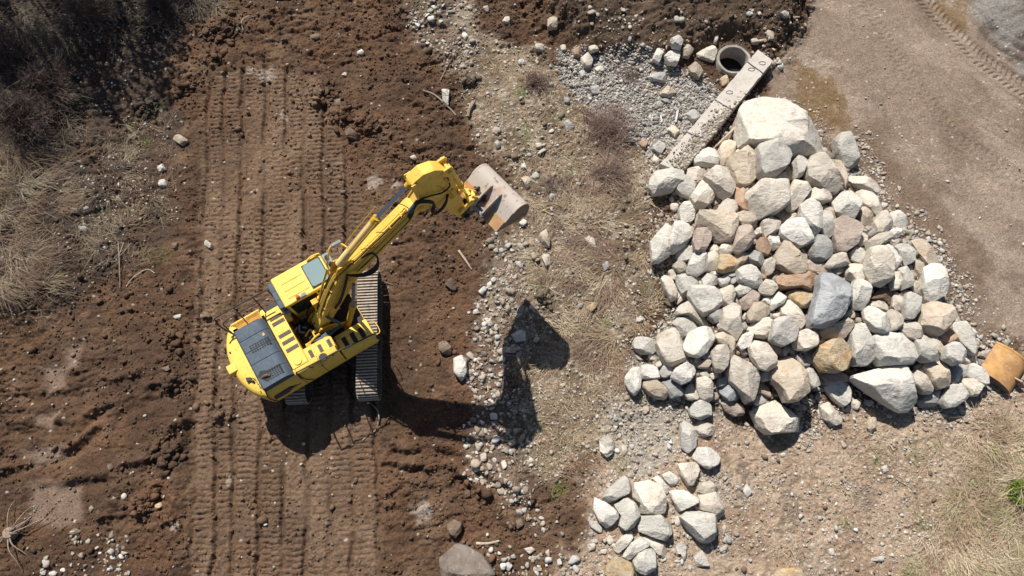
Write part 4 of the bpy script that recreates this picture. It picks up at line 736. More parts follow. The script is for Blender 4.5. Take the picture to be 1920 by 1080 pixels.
# traced outlines: view origin + scale, then (key, colour, layer, points [, size flag])
V = {'A': (1180,160,4.5), 'B': (1460,220,4.5), 'C': (1180,380,4.5), 'D': (1460,400,4.5), 'E': (1160,560,4.5), 'F': (1500,580,4.5), 'G': (1080,760,3.375),
     'H': (1160,0,3.177), 'J': (800,0,3.0), 'K': (800,360,3.0), 'L': (0,0,3.0), 'M': (0,360,3.0), 'N': (0,720,3.0), 'O': (380,0,3.0), 'P': (1440,720,3.0), 'Q': (700,540,3.375), 'R': (480,720,3.0), 'S': (800,720,3.0), 'T': (1440,0,3.0)}
DATA = """
A e 0 975,165 1020,115 1130,115 1290,180 1400,255 1530,345 1640,390 1665,470 1640,540 1560,570 1360,600 1090,510 960,470 920,400 920,330
A w 2 1085,520 1130,480 1230,460 1330,490 1355,580 1320,680 1240,750 1130,765 1100,720 1085,620
A t 1 830,680 850,620 940,560 1000,515 1060,525 1085,600 1080,760 1020,820 950,855 890,800
A t 0 745,560 790,480 840,465 890,490 880,600 830,690 750,690 760,620
A w 1 550,610 590,550 660,535 740,555 760,610 740,670 680,685 560,655
A w 1 180,790 220,735 400,705 450,740 440,820 360,880 210,910 175,850
A w 0 400,880 450,770 500,770 550,840 540,900 510,945 440,920
A c 0 485,710 560,690 630,710 640,760 590,810 540,805 490,760
A c 0 515,950 590,830 660,775 715,830 715,920 690,990 620,1035 560,1030
A c 1 640,760 720,700 830,690 850,780 890,850 860,930 820,945 760,910 720,860
A c 1 975,910 1060,850 1100,810 1200,830 1310,815 1330,1000 1240,1060 1105,1110 1030,1040
A g 0 1080,770 1200,750 1320,740 1350,800 1300,840 1190,840
A c 1 1325,930 1400,790 1450,780 1540,820 1530,880 1450,990 1390,1060 1340,1020
A w 1 1385,640 1430,590 1490,580 1515,610 1500,680 1460,760 1400,780 1385,720
A o 0 1290,700 1340,670 1380,700 1385,790 1340,800
A c 0 890,560 930,530 970,540 960,570 900,595
A b 0 890,870 960,870 1000,980 1040,1050 960,1060 900,990
A c 1 735,1060 790,980 850,955 900,1000 920,1070 830,1095
A c 0 350,1000 410,990 415,1050 370,1065 350,1045
C w 1 420,50 450,10 520,0 560,60 540,140 490,185 440,150 425,100
A c 1 1495,920 1560,860 1620,860 1690,920 1710,960 1640,990 1540,980
B w 1 470,185 510,155 580,145 610,180 665,320 665,380 600,420 540,395 490,290
B c 1 240,410 290,320 370,315 450,350 480,410 540,520 550,570 500,610 420,620 330,580 250,500
B t 0 455,350 490,320 520,400 570,500 585,600 550,620 550,560 490,450
B c 1 570,510 650,500 750,530 830,590 840,640 790,650 720,610 620,570
B c 1 640,650 700,620 780,650 840,700 855,790 820,830 770,800 680,740
B w 1 455,720 520,650 600,640 660,670 680,770 640,850 560,840 480,800
B t 0 665,800 700,755 750,770 785,860 780,980 750,1000 690,900
B c 1 790,900 850,810 920,800 950,860 945,930 900,970 810,975
B w 0 930,815 1000,795 1050,840 1085,900 1070,950 1000,940 950,930
D p 1 470,60 530,40 640,60 690,140 650,260 560,320 490,300 470,180
B w 1 175,740 210,705 300,700 345,750 345,960 300,980 230,900 185,830
B w 1 345,830 400,770 440,790 470,900 465,980 410,1020 360,940
B t 0 345,760 400,740 450,780 485,850 480,900 450,850 410,775
D W 1 10,110 130,40 190,60 250,170 280,240 180,275 90,230 20,180
D g 1 265,310 330,180 370,165 410,230 450,300 430,370 350,415 290,380
D c 0 690,140 740,170 740,240 700,280 660,250
D c 1 745,240 830,180 920,165 960,210 900,250 760,300
D W 1 910,150 960,125 1030,140 1030,190 980,215 950,190
D t 0 1110,230 1160,200 1210,230 1290,310 1360,410 1340,440 1230,440 1170,350
D w 2 1200,640 1230,460 1290,430 1380,440 1415,560 1400,680 1290,750 1240,720
D w 1 985,280 1030,250 1100,260 1145,330 1130,410 1060,440 1020,380
D t 0 1130,400 1170,400 1230,460 1200,560 1140,530
D c 2 745,460 770,300 840,280 920,310 955,440 940,560 890,600 800,575
D w 1 880,270 930,255 980,320 1030,390 1010,450 965,480 955,400 930,320
D w 0 600,330 650,290 720,310 760,350 745,440 690,420 620,390
D c 1 375,450 450,360 540,330 590,380 590,430 520,450 400,470
D g 0 450,480 530,455 540,500 500,520 460,510
D c 1 570,470 620,420 690,430 740,490 730,560 640,570 590,540
D d 2 290,860 340,640 345,520 470,510 560,540 620,590 625,700 540,850 470,935 290,940
D w 1 625,620 640,570 720,560 780,600 770,700 730,800 640,800 625,740
D c 1 940,540 960,495 1020,500 1050,560 1020,630 960,640
D w 1 1010,470 1070,450 1130,520 1145,600 1040,640 1040,540
D t 0 1140,560 1190,600 1180,650 1140,660
D m 0 780,700 850,640 930,630 960,690 930,760 860,720 790,720
D c 0 960,700 1010,690 1060,730 1050,850 1000,840 955,790
D w 2 1060,760 1090,670 1140,655 1200,700 1200,800 1150,880 1080,880
D t 1 1185,900 1210,770 1330,755 1420,790 1465,880 1450,960 1330,1040 1240,1010 1180,940
D c 1 765,770 850,735 920,770 910,840 850,830 790,790
D w 2 730,820 770,780 840,800 930,900 930,980 880,1020 800,970 740,890
D c 1 900,850 950,810 1030,850 1070,920 1010,980 940,990 930,900
D c 1 1020,950 1100,900 1170,940 1240,1030 1140,1060 1060,1030
D w 0 1380,755 1430,790 1550,920 1480,930 1440,840
C b 1 1240,650 1260,620 1440,620 1490,575 1580,620 1600,700 1540,750 1440,715 1250,725
C o 1 1305,765 1400,740 1530,760 1550,800 1510,880 1440,885 1380,830
C t 1 1230,470 1300,335 1350,350 1430,450 1500,450 1510,480 1470,590 1400,605 1250,525
D c 1 20,800 60,730 110,735 190,830 230,910 180,975 120,900 30,860
D t 0 340,940 480,930 560,890 650,880 620,950 560,1050 400,1050 350,1000
D t 0 540,870 600,810 650,830 640,880 560,890
D c 0 230,980 260,935 330,950 330,1000 280,1010
F w 2 420,220 460,140 520,125 580,200 620,330 630,400 570,460 480,460 440,400
F b 1 1135,240 1200,180 1280,155 1315,210 1310,280 1200,290
F w 2 1290,120 1370,110 1430,180 1490,290 1495,370 1450,375 1350,270 1310,200
F w 0 1400,130 1450,150 1490,200 1480,260 1440,200
F o 2 130,370 170,310 240,270 360,250 400,310 450,400 430,480 330,520 200,510 140,430
F w 1 600,240 700,210 880,190 960,270 1000,340 980,440 880,460 690,465 630,380
F w 1 960,260 1040,220 1110,250 1120,360 1180,430 1050,440 1000,410
F t 0 1070,230 1150,250 1195,300 1190,390 1130,360 1100,270
F W 2 1195,330 1270,285 1340,310 1385,390 1360,440 1290,475 1200,420
F c 0 1380,350 1490,380 1480,460 1400,460 1380,420
F w 1 1420,470 1480,455 1560,540 1595,610 1560,650 1480,600 1410,560
F c 1 1350,590 1440,590 1520,620 1550,670 1500,730 1430,725 1390,660
F w 1 1200,760 1240,660 1310,620 1400,640 1395,750 1340,810 1240,830 1210,800
F g 0 985,740 1060,690 1180,680 1200,750 1140,820 1040,820
F c 2 915,530 990,520 1060,560 1110,640 1110,710 1040,710 960,640
F t 1 1045,480 1090,420 1180,425 1250,560 1255,640 1180,670 1110,610 1080,540
F g 0 1200,500 1320,470 1360,530 1340,610 1270,620 1240,540
F g 0 1330,460 1400,480 1410,560 1370,580 1350,510
F w 2 440,570 520,545 660,510 800,470 850,480 900,560 940,650 970,780 930,850 860,850 700,760 560,660
F p 0 160,520 300,530 400,560 430,600 330,620 210,640
F w 1 205,660 330,600 400,620 430,700 400,790 370,815 290,760
F c 1 155,780 220,755 300,840 365,910 350,965 290,980 190,920
F t 0 565,960 600,910 655,920 640,1010 600,1050 565,1000
F w 0 535,770 600,760 630,790 600,820 550,805
F c 0 430,770 490,750 520,790 480,850 430,840
F w 0 380,850 410,800 425,840 400,870
F c 0 1005,500 1040,490 1030,550 1000,530
F c 0 1500,390 1560,330 1615,350 1590,420
F g 0 1500,420 1560,430 1590,480 1510,470
F w 1 30,520 90,490 140,560 180,630 100,670 50,620
F c 0 50,160 110,120 160,170 110,210 60,200
E c 1 1480,380 1510,290 1570,265 1650,280 1680,340 1660,400 1600,430 1500,425
F c 0 140,270 180,250 195,280 160,300
F g 0 20,480 40,400 100,345 130,380 110,440 60,490
C w 2 180,330 260,240 300,290 350,360 340,440 260,490 200,500
C W 2 240,250 300,190 380,210 400,270 330,310 280,300
C W 2 330,320 380,170 450,165 530,220 520,290 470,360 380,420 350,400
C p 2 540,320 570,210 640,200 690,250 680,320 640,410 560,400
C t 2 575,190 590,90 700,80 830,65 900,140 905,260 870,330 740,310 690,240 650,200
C t 1 895,90 960,65 1040,90 1075,180 1050,210 960,190 905,130
C p 2 880,370 910,190 1020,180 1050,300 1020,370 930,420 890,400
C c 0 1040,230 1110,195 1130,260 1080,300
C c 1 1120,160 1200,110 1280,160 1240,250 1150,290 1120,220
C t 0 1265,110 1320,70 1420,80 1435,140 1340,160 1290,160
C W 1 1155,290 1210,250 1260,280 1270,370 1220,395 1180,350
C b 1 1060,350 1100,300 1150,305 1190,380 1170,440 1110,440 1070,400
C g 1 1005,440 1050,395 1110,420 1145,480 1110,530 1030,500
C c 1 1115,560 1150,480 1220,460 1235,530 1200,600 1160,610
C t 0 890,440 1000,400 1020,440 980,500 930,530 900,480
C o 1 745,560 765,440 880,435 915,500 900,570 800,585
C c 1 750,400 790,335 850,335 880,410 840,435 760,430
C c 1 660,400 700,345 745,360 740,410 670,425
C c 1 655,560 660,430 720,410 760,450 745,560 690,575
C W 2 490,560 530,440 600,395 665,450 660,560 580,610 500,590
C w 0 395,440 450,380 490,360 540,430 520,480 470,500 410,480
C c 1 365,530 420,485 480,500 480,570 420,585 380,560
C c 0 330,570 370,560 395,620 380,660 345,640
C c 1 270,640 310,600 350,640 395,740 390,810 350,830 300,740
C w 1 400,620 480,600 560,610 585,690 520,770 450,780 405,690
C c 0 575,630 620,640 625,700 590,700
C W 1 615,640 660,600 740,640 740,690 670,710 620,700
C c 0 670,590 740,580 790,600 740,620 690,620
C W 1 745,640 810,610 850,650 820,700 770,705
C g 0 850,640 910,620 915,670 860,690
C g 0 800,600 900,580 910,620 840,640
C W 2 915,570 960,520 1040,515 1100,590 1125,660 1090,715 1010,700 930,650
C c 1 1090,720 1160,640 1220,650 1250,720 1200,780 1110,760
C b 0 1100,590 1150,620 1150,650 1120,650
C w 1 885,730 940,685 1050,710 1000,780 930,785
C p 1 935,820 1040,740 1115,790 1070,850 990,900 950,880
C c 0 890,790 930,780 935,850 900,860
C w 2 505,780 520,710 600,700 700,720 770,790 770,860 700,930 630,950 570,890
C c 1 745,740 860,700 885,760 880,850 830,865 780,860
C W 1 1115,820 1150,780 1210,820 1190,870 1140,860
C w 1 1195,800 1260,755 1325,790 1300,850 1200,910
C t 1 995,940 1040,860 1120,830 1200,880 1180,940 1090,1000 1010,1000
E W 2 1285,340 1300,190 1370,160 1460,170 1515,250 1500,340 1400,390 1320,370
E c 1 1090,250 1150,190 1250,165 1300,200 1290,300 1250,330 1160,320
C g 1 660,970 720,910 770,895 800,940 780,990 720,1015
E c 1 465,150 520,60 600,20 680,90 740,190 760,240 700,230 620,160 560,130
E w 0 460,200 500,160 580,150 690,240 600,290 550,345 510,290
E c 1 860,250 870,180 880,90 970,40 1040,80 1020,180 1040,260 990,360 940,300
E W 1 1005,390 1040,310 1130,270 1140,330 1100,400 1040,435
E c 0 1040,160 1080,100 1090,150 1050,200
E g 0 1030,220 1070,190 1090,240 1060,280
C t 0 1205,940 1270,930 1270,970 1220,980
C m 0 280,830 330,810 380,850 380,880 330,870
C c 0 390,870 430,780 455,760 455,820
C c 0 385,720 430,740 420,810 390,830
C m 2 415,1010 440,985 480,1010 470,1060 430,1060
D p 0 225,400 260,390 400,440 450,500 360,520 240,480
C W 0 50,1000 90,955 130,970 120,1000 60,1015
E w 1 120,370 150,325 230,335 310,360 320,430 280,465 190,460 135,420
E c 1 320,380 350,290 410,260 480,255 530,350 560,480 550,540 480,575 400,550 350,470
E w 2 555,390 600,280 680,240 760,255 805,310 800,370 740,450 680,490 600,470 560,430
E t 1 810,300 880,285 950,310 985,390 990,450 930,510 920,400 850,370
E c 2 790,450 830,400 900,385 930,450 920,560 870,620 830,620 800,540
E c 2 1110,410 1160,350 1250,390 1320,490 1335,560 1270,600 1190,580 1130,490
E t 0 1270,390 1370,400 1385,430 1330,470 1290,440
E g 0 1370,450 1400,400 1445,390 1445,440 1400,490
E t 2 1300,620 1350,520 1460,490 1540,560 1590,700 1580,790 1500,860 1410,860 1380,780 1310,680
E c 1 930,540 980,480 1050,490 1130,550 1185,650 1180,720 1140,840 1080,870 1050,800 950,700 930,620
E W 2 1190,620 1240,595 1290,630 1290,680 1230,695 1200,670
E d 1 850,740 980,730 1060,740 1070,780 1000,850 930,860 870,800
E c 1 650,680 720,665 780,690 800,840 770,870 700,860 660,760
E c 1 545,790 600,720 650,710 670,800 680,850 590,850
E W 2 445,660 480,590 570,540 640,570 655,610 600,690 540,720
E g 1 345,620 380,565 440,560 460,610 410,665 370,660
E W 1 190,640 195,560 250,550 340,600 370,665 290,680 200,670
E w 1 55,660 110,590 180,575 190,640 180,760 140,815 90,770 60,720
E t 1 210,750 220,690 300,680 400,760 415,810 390,845 320,840 240,790
E g 1 365,710 420,675 500,710 545,770 530,820 440,840 410,780
E w 1 600,940 640,870 720,850 780,900 775,980 700,1020 610,985
E p 1 870,880 920,855 1000,880 1060,930 1050,980 980,990 900,940
E c 1 1134,950 1200,910 1318,864 1395,855 1494,954 1539,1107 1260,1134 1192,1071
E g 1 1120,850 1190,805 1230,830 1240,880 1160,905
E t 0 1160,790 1200,700 1270,760 1280,830 1210,800
E c 0 1480,470 1530,465 1575,540 1560,590 1530,560
E w 0 250,480 290,460 315,480 310,520 265,515
E w 0 305,550 350,520 375,550 350,580 315,575
E t 0 640,560 700,530 760,500 780,540 760,590 680,585
E c 0 680,620 740,610 765,660 720,670 690,650
E c 0 760,640 820,620 835,660 790,685
E g 0 830,690 900,660 930,690 900,730 840,745
E t 0 215,900 260,910 255,960 210,980 195,940
G W 1 660,130 690,90 730,110 765,190 760,260 710,305 670,270 660,200
G c 0 740,130 780,100 850,105 900,145 870,185 800,210 760,190
G W 1 735,330 770,265 860,265 905,310 920,360 840,405 790,380
G c 1 645,370 770,355 785,410 740,505 710,510 660,440
G w 0 540,440 590,415 640,450 655,500 600,510 560,470
G w 0 480,460 520,445 560,490 590,520 575,570 530,510
G c 1 365,530 370,490 460,475 530,500 570,580 565,680 500,690 410,685 400,620 360,580
G w 1 165,590 200,530 310,440 365,495 330,560 240,605 190,620
G W 2 110,660 120,580 200,620 270,680 275,710 200,785 150,740
G w 2 240,630 320,580 380,620 405,690 370,770 310,795 270,760 285,700
G w 1 390,760 410,700 530,690 610,760 600,810 570,860 500,840 400,800
G w 0 65,690 90,740 130,730 180,800 150,810 90,770
G c 1 230,910 280,840 350,790 375,810 340,870 270,940
G w 2 295,960 340,870 420,830 470,860 460,890 390,930 340,985
G c 0 380,810 450,830 570,880 580,970 520,950 480,900
G w 2 360,990 400,920 470,895 510,930 500,1040 440,1075 380,1050
G o 1 190,1020 250,950 330,985 375,1010 380,1090 180,1090
G w 2 590,540 680,535 775,590 770,620 650,675 610,600
G c 0 755,540 790,490 850,475 905,520 900,560 800,560
G c 1 780,570 880,545 905,580 940,690 885,745 870,680 780,660
G w 2 655,710 700,670 860,665 885,740 875,840 840,890 780,860 700,780
G W 0 625,890 670,860 705,900 690,1000 660,940 630,940
G W 0 745,960 800,915 845,1015 760,1020
G c 0 620,710 650,700 665,760 630,765
G w 0 150,220 185,195 240,215 250,280 195,340 150,290
G c 0 285,255 320,250 325,290 300,330 290,290
G c 0 190,840 220,815 255,860 240,880 200,880
G b 0 125,820 185,810 185,860 140,865
G w 0 90,850 130,845 120,880 100,870
G c 0 65,880 120,870 125,910 90,925
G c 0 150,915 200,905 190,940 160,940
G g 0 75,810 105,795 115,820 90,835
G W 0 1055,540 1080,495 1115,550 1100,590 1075,585
G w 0 910,920 945,905 955,930 920,940
Q w 1 505,440 560,425 590,450 592,530 560,590 510,540
Q w 1 875,300 910,258 962,280 964,330 900,342
Q m 1 410,350 450,330 500,375 490,420 440,415 415,390
S s 1 65,985 165,900 225,910 310,960 385,1060 370,1120 90,1120
R m 1 1075,790 1110,760 1155,780 1155,830 1120,870 1080,830
H W 1 300,250 350,205 385,240 370,290 320,280
H w 1 195,360 230,290 270,300 240,380
H W 1 270,330 330,290 370,320 350,380 290,375
H c 1 460,320 560,270 585,310 570,360 480,340
H t 1 415,390 460,370 505,420 480,465 430,430
H t 0 370,280 400,260 450,290 420,340 380,330
H g 1 165,450 280,435 285,490 190,480
H t 1 240,560 290,515 350,545 300,580
H g 1 400,670 450,655 490,690 440,735 415,710
H t 1 295,780 320,735 370,770 335,820
H t 0 345,830 375,790 390,810 355,845
H w 0 190,880 240,840 285,870 250,920
H b 0 115,850 160,820 180,850 150,890
H c 1 200,960 210,920 250,950 235,980
H t 0 175,930 200,905 205,930 185,945
H t 1 870,180 925,200 925,240 890,230
H c 1 790,225 850,230 840,255 800,255
H g 1 955,75 1000,75 1015,100 985,105
H g 0 220,610 250,600 270,640 230,645
H g 0 250,590 300,590 310,615 270,610
H c 0 575,190 595,190 590,260 570,250
H o 0 600,470 640,440 660,490 615,515
H g 0 330,95 360,95 360,125 335,125
H w 0 940,385 980,370 980,410 945,415
J t 1 680,110 735,105 735,160 680,165
J c 1 605,250 650,240 660,285 615,285
J c 1 865,320 910,295 935,340 925,375 880,370
J g 1 855,400 880,390 900,430 870,445
J c 0 910,260 960,250 970,280 920,295
J b 0 820,270 860,260 865,310 830,310
J g 1 915,490 970,475 980,525 930,530
J g 0 770,690 800,670 835,715 790,730
J W 0 510,340 550,330 555,360 520,365
J g 0 375,800 400,790 420,820 395,835
J w 0 585,990 615,965 640,995 610,1010
J w 0 525,940 550,910 565,950
J t 0 530,1000 570,985 600,1040 560,1060
J c 0 750,260 780,245 785,285 760,290
J w 0 195,200 215,175 235,205 215,225
J c 0 315,40 345,30 350,60 325,65
J w 1 85,500 130,500 120,590 90,575
J c 0 940,380 1000,375 1000,400 960,410
J m 0 420,860 470,850 470,890 430,890
J m 0 470,860 510,850 510,890 480,895
J c 0 610,800 645,800 650,830 615,830
J c 0 425,105 465,95 470,130 430,130
J g 0 770,550 800,545 805,580 775,575
K w 1 290,560 325,525 340,545 310,580
K w 0 335,520 360,500 370,530 350,545
K t 1 625,240 670,210 695,260 690,310 650,290
K c 1 640,350 690,345 700,400 670,420
K c 0 770,450 800,420 805,475
K o 1 890,650 930,625 960,640 930,675
K g 0 840,640 880,620 880,645 850,655
K W 0 915,575 940,560 945,585
K c 0 880,250 940,260 960,310 920,310
K W 1 1175,710 1215,695 1225,720 1185,735
K m 1 100,520 140,480 175,540 150,560
K c 0 255,670 285,655 300,680 265,690
K c 0 330,720 360,710 375,745 345,755
K w 0 515,180 545,150 570,170 540,195
K W 0 380,190 410,170 405,210
K g 0 985,400 1020,390 1025,430 1000,445
L W 1 880,940 915,920 930,950 895,965
L w 0 870,1020 930,1010 945,1045 900,1050
L t 1 960,775 1010,755 1060,790 1020,815
L g 1 310,260 345,270 340,330 320,350
M g 0 440,200 480,190 500,215 460,220
M m 0 965,290 1000,280 1000,320 975,325
M w 0 970,700 1020,685 1020,710 985,715
M m 0 1120,680 1170,670 1190,705 1130,710
M m 1 900,990 950,970 960,1000 930,1015
M c 0 1145,260 1190,290 1195,325 1150,300
M g 0 405,95 440,95 445,120 415,120
N m 0 600,460 625,445 640,470 615,490
N o 0 865,680 905,665 915,690 885,705
N m 0 380,830 420,810 455,825 430,855 390,850
N t 0 495,700 515,680 530,700 510,720
N W 0 275,1060 300,1050 325,1065 310,1080 280,1080
N W 0 615,970 640,960 650,985 625,990
N w 0 225,1045 260,1050 255,1075 225,1070
O m 1 800,740 830,720 885,760 880,785 810,775
O m 0 600,200 650,190 680,210 640,225 610,220
O m 1 745,560 775,550 780,590 740,600
O m 0 750,620 785,605 785,640 755,645
O W 0 855,290 890,270 910,290 890,300
O t 0 775,420 810,405 810,430
O c 0 1165,880 1195,870 1205,890 1180,900
P o 1 40,1060 90,1035 190,1035 200,1100 40,1100
P W 0 630,470 660,455 685,485 650,500
P W 0 680,520 705,510 705,535
P W 0 525,470 550,460 560,480
P c 0 340,930 370,920 375,965 345,960
P w 0 65,390 100,385 105,405 75,410
P W 0 570,985 650,965 660,1000 580,995
P c 0 1060,660 1090,650 1090,700 1070,690
P c 0 405,310 440,340 435,370 415,350
S c 0 975,310 1010,293 1060,330 1050,390 1010,415 985,380
S c 0 545,925 590,915 615,935 580,960
S w 0 425,1020 455,998 485,1020 460,1055
S w 0 730,990 750,980 765,1010 740,1025
S w 0 245,460 280,455 300,485 270,498
S c 0 300,395 335,385 340,430 305,440
S c 0 415,440 440,425 455,465 430,485
S w 0 355,165 395,160 400,200 360,200
S m 0 495,770 530,755 550,790 510,820
T w 0 65,70 90,60 118,80 100,100
T c 0 0,175 30,190 35,215 0,228
"""
# the two big lumps traced as one white jagged block belong together below
def decode():
    out = []
    for ln in DATA.strip().splitlines():
        p = ln.split(); ox, oy, s = V[p[0]]
        out.append((p[0], p[1], int(p[2]), [(ox+float(a)/s, oy+float(b)/s) for a, b in (q.split(',') for q in p[3:])]))
    return out
ROCKS = decode()
def polyarea(P):
    return 0.5*sum(P[i][0]*P[(i+1) % len(P)][1]-P[(i+1) % len(P)][0]*P[i][1] for i in range(len(P)))
def rock(outline, cz, hz, seed, ang, low=False, NT=40, NL=16):
    """outline: world xy points; a boulder with that plan, flat broken faces and worn edges"""
    r = np.random.default_rng(seed); P = np.array(outline); n = len(P)
    if polyarea(outline) < 0: P = P[::-1]
    # centroid
    A = 0; cx = cy = 0
    for i in range(n):
        a = P[i]; b = P[(i+1) % n]; c = a[0]*b[1]-b[0]*a[1]; A += c; cx += (a[0]+b[0])*c; cy += (a[1]+b[1])*c
    cx /= 3*A; cy /= 3*A; Q = P-[cx, cy]
    th = np.arange(NT)*2*np.pi/NT; rad = np.zeros(NT)
    for k, t in enumerate(th):
        d = np.array([math.cos(t), math.sin(t)]); best = 0.02
        for i in range(n):
            a = Q[i]; e = Q[(i+1) % n]-a; den = d[0]*e[1]-d[1]*e[0]
            if abs(den) < 1e-9: continue
            s = (a[0]*e[1]-a[1]*e[0])/den; u = (a[0]*d[1]-a[1]*d[0])/den
            if s > 0 and -1e-6 <= u <= 1+1e-6: best = max(best, s)
        rad[k] = best
    sm = 0.5*rad+0.25*(np.roll(rad, 1)+np.roll(rad, -1)); rad = rad*(1-0.6*(1-ang))+sm*0.6*(1-ang)
    ex = 3.0+2.0*r.random()+2.0*ang
    ph = np.linspace(-math.pi/2, math.pi/2, NL+1)[1:-1]; V_ = []
    for p in ph:
        t = math.sin(p); q = (1-abs(t)**ex)**(1/ex); zz = t
        V_.append(np.stack([rad*np.cos(th)*q, rad*np.sin(th)*q, np.full(NT, zz*hz)], 1))
    V_ = np.concatenate(V_+[np.array([[0, 0, -hz], [0, 0, hz]])]); R = rad.mean()
    # broken faces
    t0 = r.uniform(0.05, 0.42); a0 = r.random()*2*math.pi; nv = np.array([math.cos(a0)*math.sin(t0), math.sin(a0)*math.sin(t0), math.cos(t0)]); s = V_@nv
    V_ = V_-nv*np.maximum(s-s.max()*r.uniform(0.62, 0.85), 0)[:, None]
    for k in range(int(5+7*ang)):
        az = r.random()*2*math.pi; tl = r.uniform(0.35, 1.35); nv = np.array([math.cos(az)*math.sin(tl), math.sin(az)*math.sin(tl), math.cos(tl)])
        s = V_@nv; mx = s.max(); d = mx*(1-r.uniform(0.10, 0.20+0.26*ang)*(1.0 if tl < 0.8 else 0.6)); o = np.maximum(s-d, 0)
        V_ = V_-nv*(o*0.97)[:, None]
    nrm = V_/(np.linalg.norm(V_, axis=1)[:, None]+1e-9); f = 1.6/max(R, 0.12)
    dn = (vn3(V_*f+seed*3.7, seed)-0.5)*0.07*R+(np.abs(vn3(V_*f*2.7+seed, seed+5)-0.5)-0.25)*0.09*R*(0.4+ang)+(vn3(V_*f*7, seed+9)-0.5)*0.045*R
    V_ = V_+nrm*dn[:, None]*np.array([0.55, 0.55, 1.0])
    F_ = []
    m = len(ph)
    for j in range(m-1):
        for i in range(NT): F_.append((j*NT+i, j*NT+(i+1) % NT, (j+1)*NT+(i+1) % NT, (j+1)*NT+i))
    for i in range(NT): F_.append((m*NT, (i+1) % NT, i)); F_.append((m*NT+1, (m-1)*NT+i, (m-1)*NT+(i+1) % NT))
    return V_, F_, (cx, cy), R
CNAME = {'W': 'white', 'w': 'pale grey', 'g': 'grey', 'c': 'cream', 't': 'tan', 'o': 'ochre', 'b': 'rust-brown', 'p': 'pinkish-brown', 'd': 'dark grey', 'm': 'muddy brown', 's': 'muddy', 'e': 'cream'}
CANG = {'W': 0.75, 'w': 0.6, 'g': 0.7, 'c': 0.7, 't': 0.7, 'o': 0.7, 'b': 0.6, 'p': 0.6, 'd': 0.9, 'm': 0.7, 's': 0.8, 'e': 0.8}
RK = []
PW = POLY['pile']
for i, (view, col, lay, pts) in enumerate(ROCKS):
    cxp = sum(p[0] for p in pts)/len(pts); cyp = sum(p[1] for p in pts)/len(pts)
    z = 0.2
    for _ in range(3):
        wx, wy = W(cxp, cyp, z); g = H1(wx, wy); P0 = [W(a, b, z) for a, b in pts]; ar = abs(polyarea(P0)); mn = math.sqrt(ar)
        inpile = view in 'ABCDEF' and sdist(np.array([wx]), np.array([wy]), PW)[0] > 0
        flat = (view in 'P' or (view == 'G' and lay == 0)) 
        hz = mn*(0.34 if flat else 0.43)
        if i == 0: hz = 0.75
        if inpile: hz = max(hz, 0.16)
        base = g+{0: 0.0, 1: 0.12, 2: 0.27}[lay]*(1 if inpile else 0.25)*(1 if mn > 0.4 else 0.6)
        zc = base+hz*(0.55 if inpile else 0.45); z = zc+0.1*hz
    grow = 1.08 if inpile else 1.02; cw_ = np.mean(P0, 0); P0 = [tuple(cw_+(np.array(p)-cw_)*grow) for p in P0]
    big = mn > 0.75
    V_, F_, c, R = rock(P0, zc, hz, 100+i, min(1, max(0, CANG[col]+(random.random()-0.5)*0.5)), NT=90 if big else (56 if mn > 0.35 else 24), NL=40 if big else (26 if mn > 0.35 else 12))
    me = bpy.data.meshes.new("boulder"); me.from_pydata(V_.tolist(), [], F_); me.materials.append(RM[col])
    me.polygons.foreach_set("use_smooth", [True]*len(me.polygons)); me.set_sharp_from_angle(angle=math.radians(24 if mn > .35 else 45))
    nmx = "boulder" if mn > 0.42 else "stone"
    o = bpy.data.objects.new(nmx, me); COL.objects.link(o); o.location = (c[0], c[1], zc)
    w_ = np.array(P0); ev = np.linalg.eigvalsh(np.cov(w_.T)); asp = math.sqrt(max(ev)/max(min(ev), 1e-6))
    RK.append(dict(o=o, col=col, px=cxp, py=cyp, mn=mn, asp=asp, pile=inpile, view=view, lay=lay, n=len(pts), hz=hz, z=zc, key=nmx))
